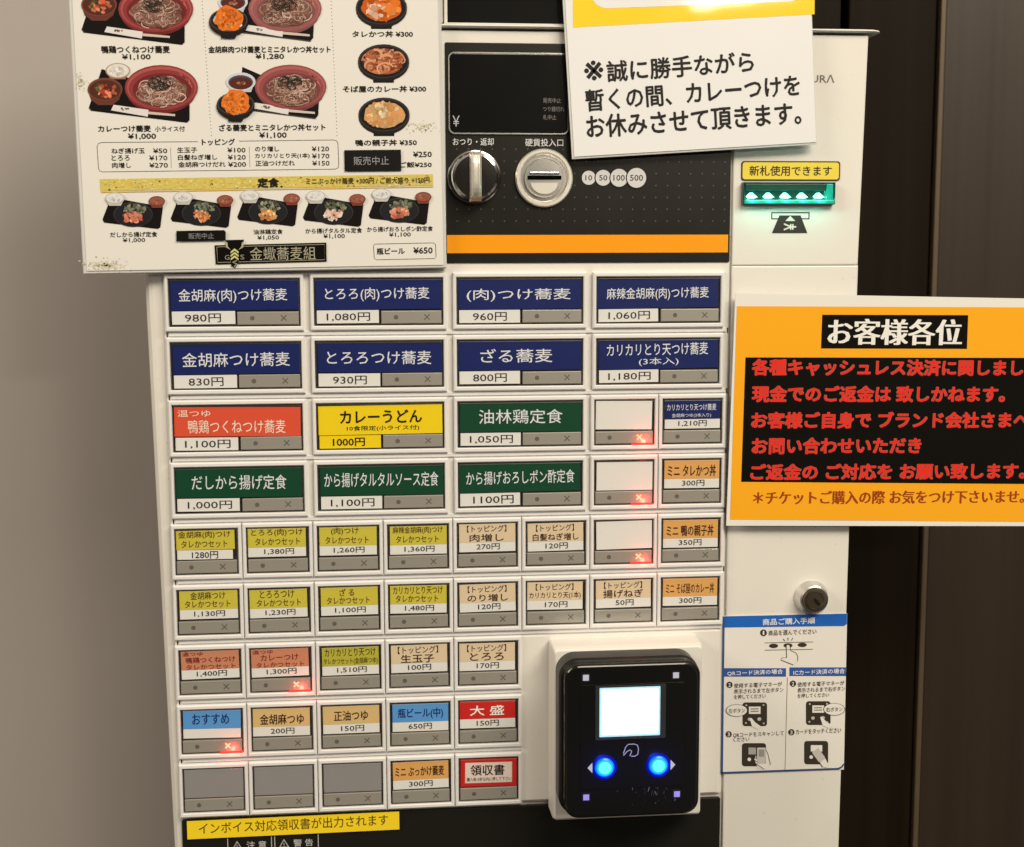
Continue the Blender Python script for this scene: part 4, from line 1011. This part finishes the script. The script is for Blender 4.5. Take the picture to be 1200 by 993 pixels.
def don(cx, cy, seed, cols, base, s0, s1, n):
    p = picture(seed)
    p.poly([(cx - 13, cy + 14), (cx + 13, cy + 14), (cx + 12, cy + 25), (cx - 12, cy + 25)], C(32, 27, 24), 1)
    p.ell(cx, cy + 2.4, 30, 21, C(38, 32, 28), 2); p.ell(cx, cy, 30, 20, C(58, 52, 46), 3); p.ell(cx, cy + .4, 28, 18, C(34, 29, 25), 4)
    p.ell(cx, cy + .5, 24, 15.4, base, 5, 0, 24, .05, p.rnd); blobs(p, cx, cy, 24.5, 16, n, s0, s1, cols, 6)
    return p
p = don(447, 9, 21, KATSU + [C(232, 150, 90)], KATSU[2], 2, 6, 50); blobs(p, 441, 13, 12, 9, 14, 2, 4.5, [C(238, 196, 160), C(236, 176, 130)], 8); p.mb.build('food_picture', mp)
p = don(449.5, 72, 22, [C(150, 80, 50), C(128, 62, 40)], C(120, 62, 40), 1.4, 3.2, 40); noodles(p, 449.5, 72, 25, 15, 80, [C(206, 128, 80), C(178, 96, 56), C(222, 156, 110), C(150, 74, 44)], 8, 3.0); p.mb.build('food_picture', mp)
p = don(450, 134.5, 23, [C(214, 164, 104), C(226, 186, 128), C(196, 140, 80), C(222, 150, 82)], C(206, 154, 92), 2, 5, 60); blobs(p, 447, 131, 10, 6, 14, 1.4, 3, [C(226, 204, 150), C(206, 186, 120)], 8); p.mb.build('food_picture', mp)
for i, (cx, cy, mc) in enumerate(((156, 251.5, [C(214, 122, 86), C(196, 100, 66), C(228, 150, 116)]), (236, 250.2, [C(212, 130, 76), C(190, 104, 56), C(226, 160, 110)]), (314, 248.4, [C(216, 150, 86), C(200, 126, 62), C(230, 176, 116)]),
                                  (391, 249, [C(226, 190, 156), C(212, 140, 110), C(234, 206, 176)]), (468, 246.6, [C(214, 130, 92), C(192, 106, 72), C(226, 152, 120)]))):
    p = picture(40 + i)
    p.poly([(cx - 26, cy - 20), (cx + 35, cy - 9), (cx + 32, cy + 15), (cx + 29, cy + 17), (cx - 34, cy + 9.5), (cx - 36, cy + 6)], TRAY, 1)
    p.ell(cx, cy, 23, 14.6, C(58, 54, 50), 2); p.ell(cx, cy + .3, 22, 13.6, C(36, 34, 34), 3)
    blobs(p, cx + 1.5, cy - 6, 15, 7, 60, 1.0, 2.6, [C(104, 106, 76), C(130, 130, 96), C(84, 84, 58), C(150, 146, 112)], 4)
    blobs(p, cx, cy + 3.4, 12.5, 7.0, 44, 1.3, 3.2, mc, 6); blobs(p, cx, cy + 2.6, 11.5, 6.0, 9, 1.2, 2.2, [tuple(min(.85, v * 1.5) for v in c) for c in mc], 7.4)
    for bx, by, rx_, ry_, c1, c2, c3 in ((cx - 21, cy - 19, 11.4, 6.8, C(196, 186, 162), C(222, 214, 194), C(206, 196, 172)), (cx + 28, cy - 15.5, 9.6, 6, C(120, 62, 44), C(150, 84, 60), C(174, 112, 80))):
        p.poly([(bx - rx_, by), (bx + rx_, by), (bx + rx_ * .6, by + ry_ * 1.3), (bx - rx_ * .6, by + ry_ * 1.3)], c1, 8)
        p.ell(bx, by, rx_, ry_, c1, 9); p.ell(bx, by, rx_ * .88, ry_ * .8, c2, 10); blobs(p, bx, by, rx_ * .7, ry_ * .6, 10, .8, 2, [c3, c2], 11)
    p.mb.build('food_picture', mp)
# the black "sold out" labels stuck over two entries
p = Art(5.7, PA, 'card'); p.poly([(403.4, 176.2), (469.8, 175.6), (470.4, 200.4), (404, 201)], BLACK, 1)
p.text('販売中止', 414.5, 183.6, 455.8, 193.6, C(150, 146, 134), 3); p.mb.build('sold_out_label', mp)
p = Art(5.9, PA, 'card'); p.poly([(206.6, 270.8), (262.6, 269.8), (264.6, 272), (264.6, 282), (206.8, 283)], BLACK, 1)
p.text('販売中止', 221, 273.2, 250.6, 280.2, C(140, 136, 126), 3); p.mb.build('sold_out_label', mp)
# shop name plate with its emblem
p = Art(5.5, PA, 'lam'); GD = C(178, 166, 122)
p.poly([(251.4, 287.6), (382.4, 284.4), (382.8, 306.6), (252.8, 310)], BLACK, 1)
p.line([(254, 289.6), (380.2, 286.6), (380.6, 304.6), (255, 307.8), (254, 289.6)], .5, GD, 2)
p.text('金蠍蕎麦組', 293, 289.4, 370, 305, C(166, 156, 122), 3, 0)
p.text('G', 263.4, 299, 269, 304.6, C(150, 140, 110), 3); p.text('S', 281.6, 298.6, 286.4, 304.2, C(150, 140, 110), 3)
K0 = C(60, 54, 42)
p.poly([(264, 281.5), (286, 281), (285, 291), (280, 296), (280, 306), (276, 314), (271, 312), (270.4, 296), (265, 291)], BLACK, 4)
for sx in (-1, 1): p.poly([(275 + sx * 11, 283), (275 + sx * 8.4, 284.5), (275 + sx * 8, 289), (275 + sx * 4.6, 293), (275 + sx * 10, 290)], GD, 5)
for i in range(3): p.poly([(270.4, 295 + 4 * i), (275, 291.4 + 4 * i), (279.6, 295 + 4 * i), (279.6, 297.4 + 4 * i), (275, 293.9 + 4 * i), (270.4, 297.4 + 4 * i)], C(206, 196, 120), 5)
p.line([(277.4, 305.6), (272.6, 307.4), (277.6, 309.4), (274.6, 312.6)], 1.2, GD, 5)
p.mb.build('name_plate', mp)
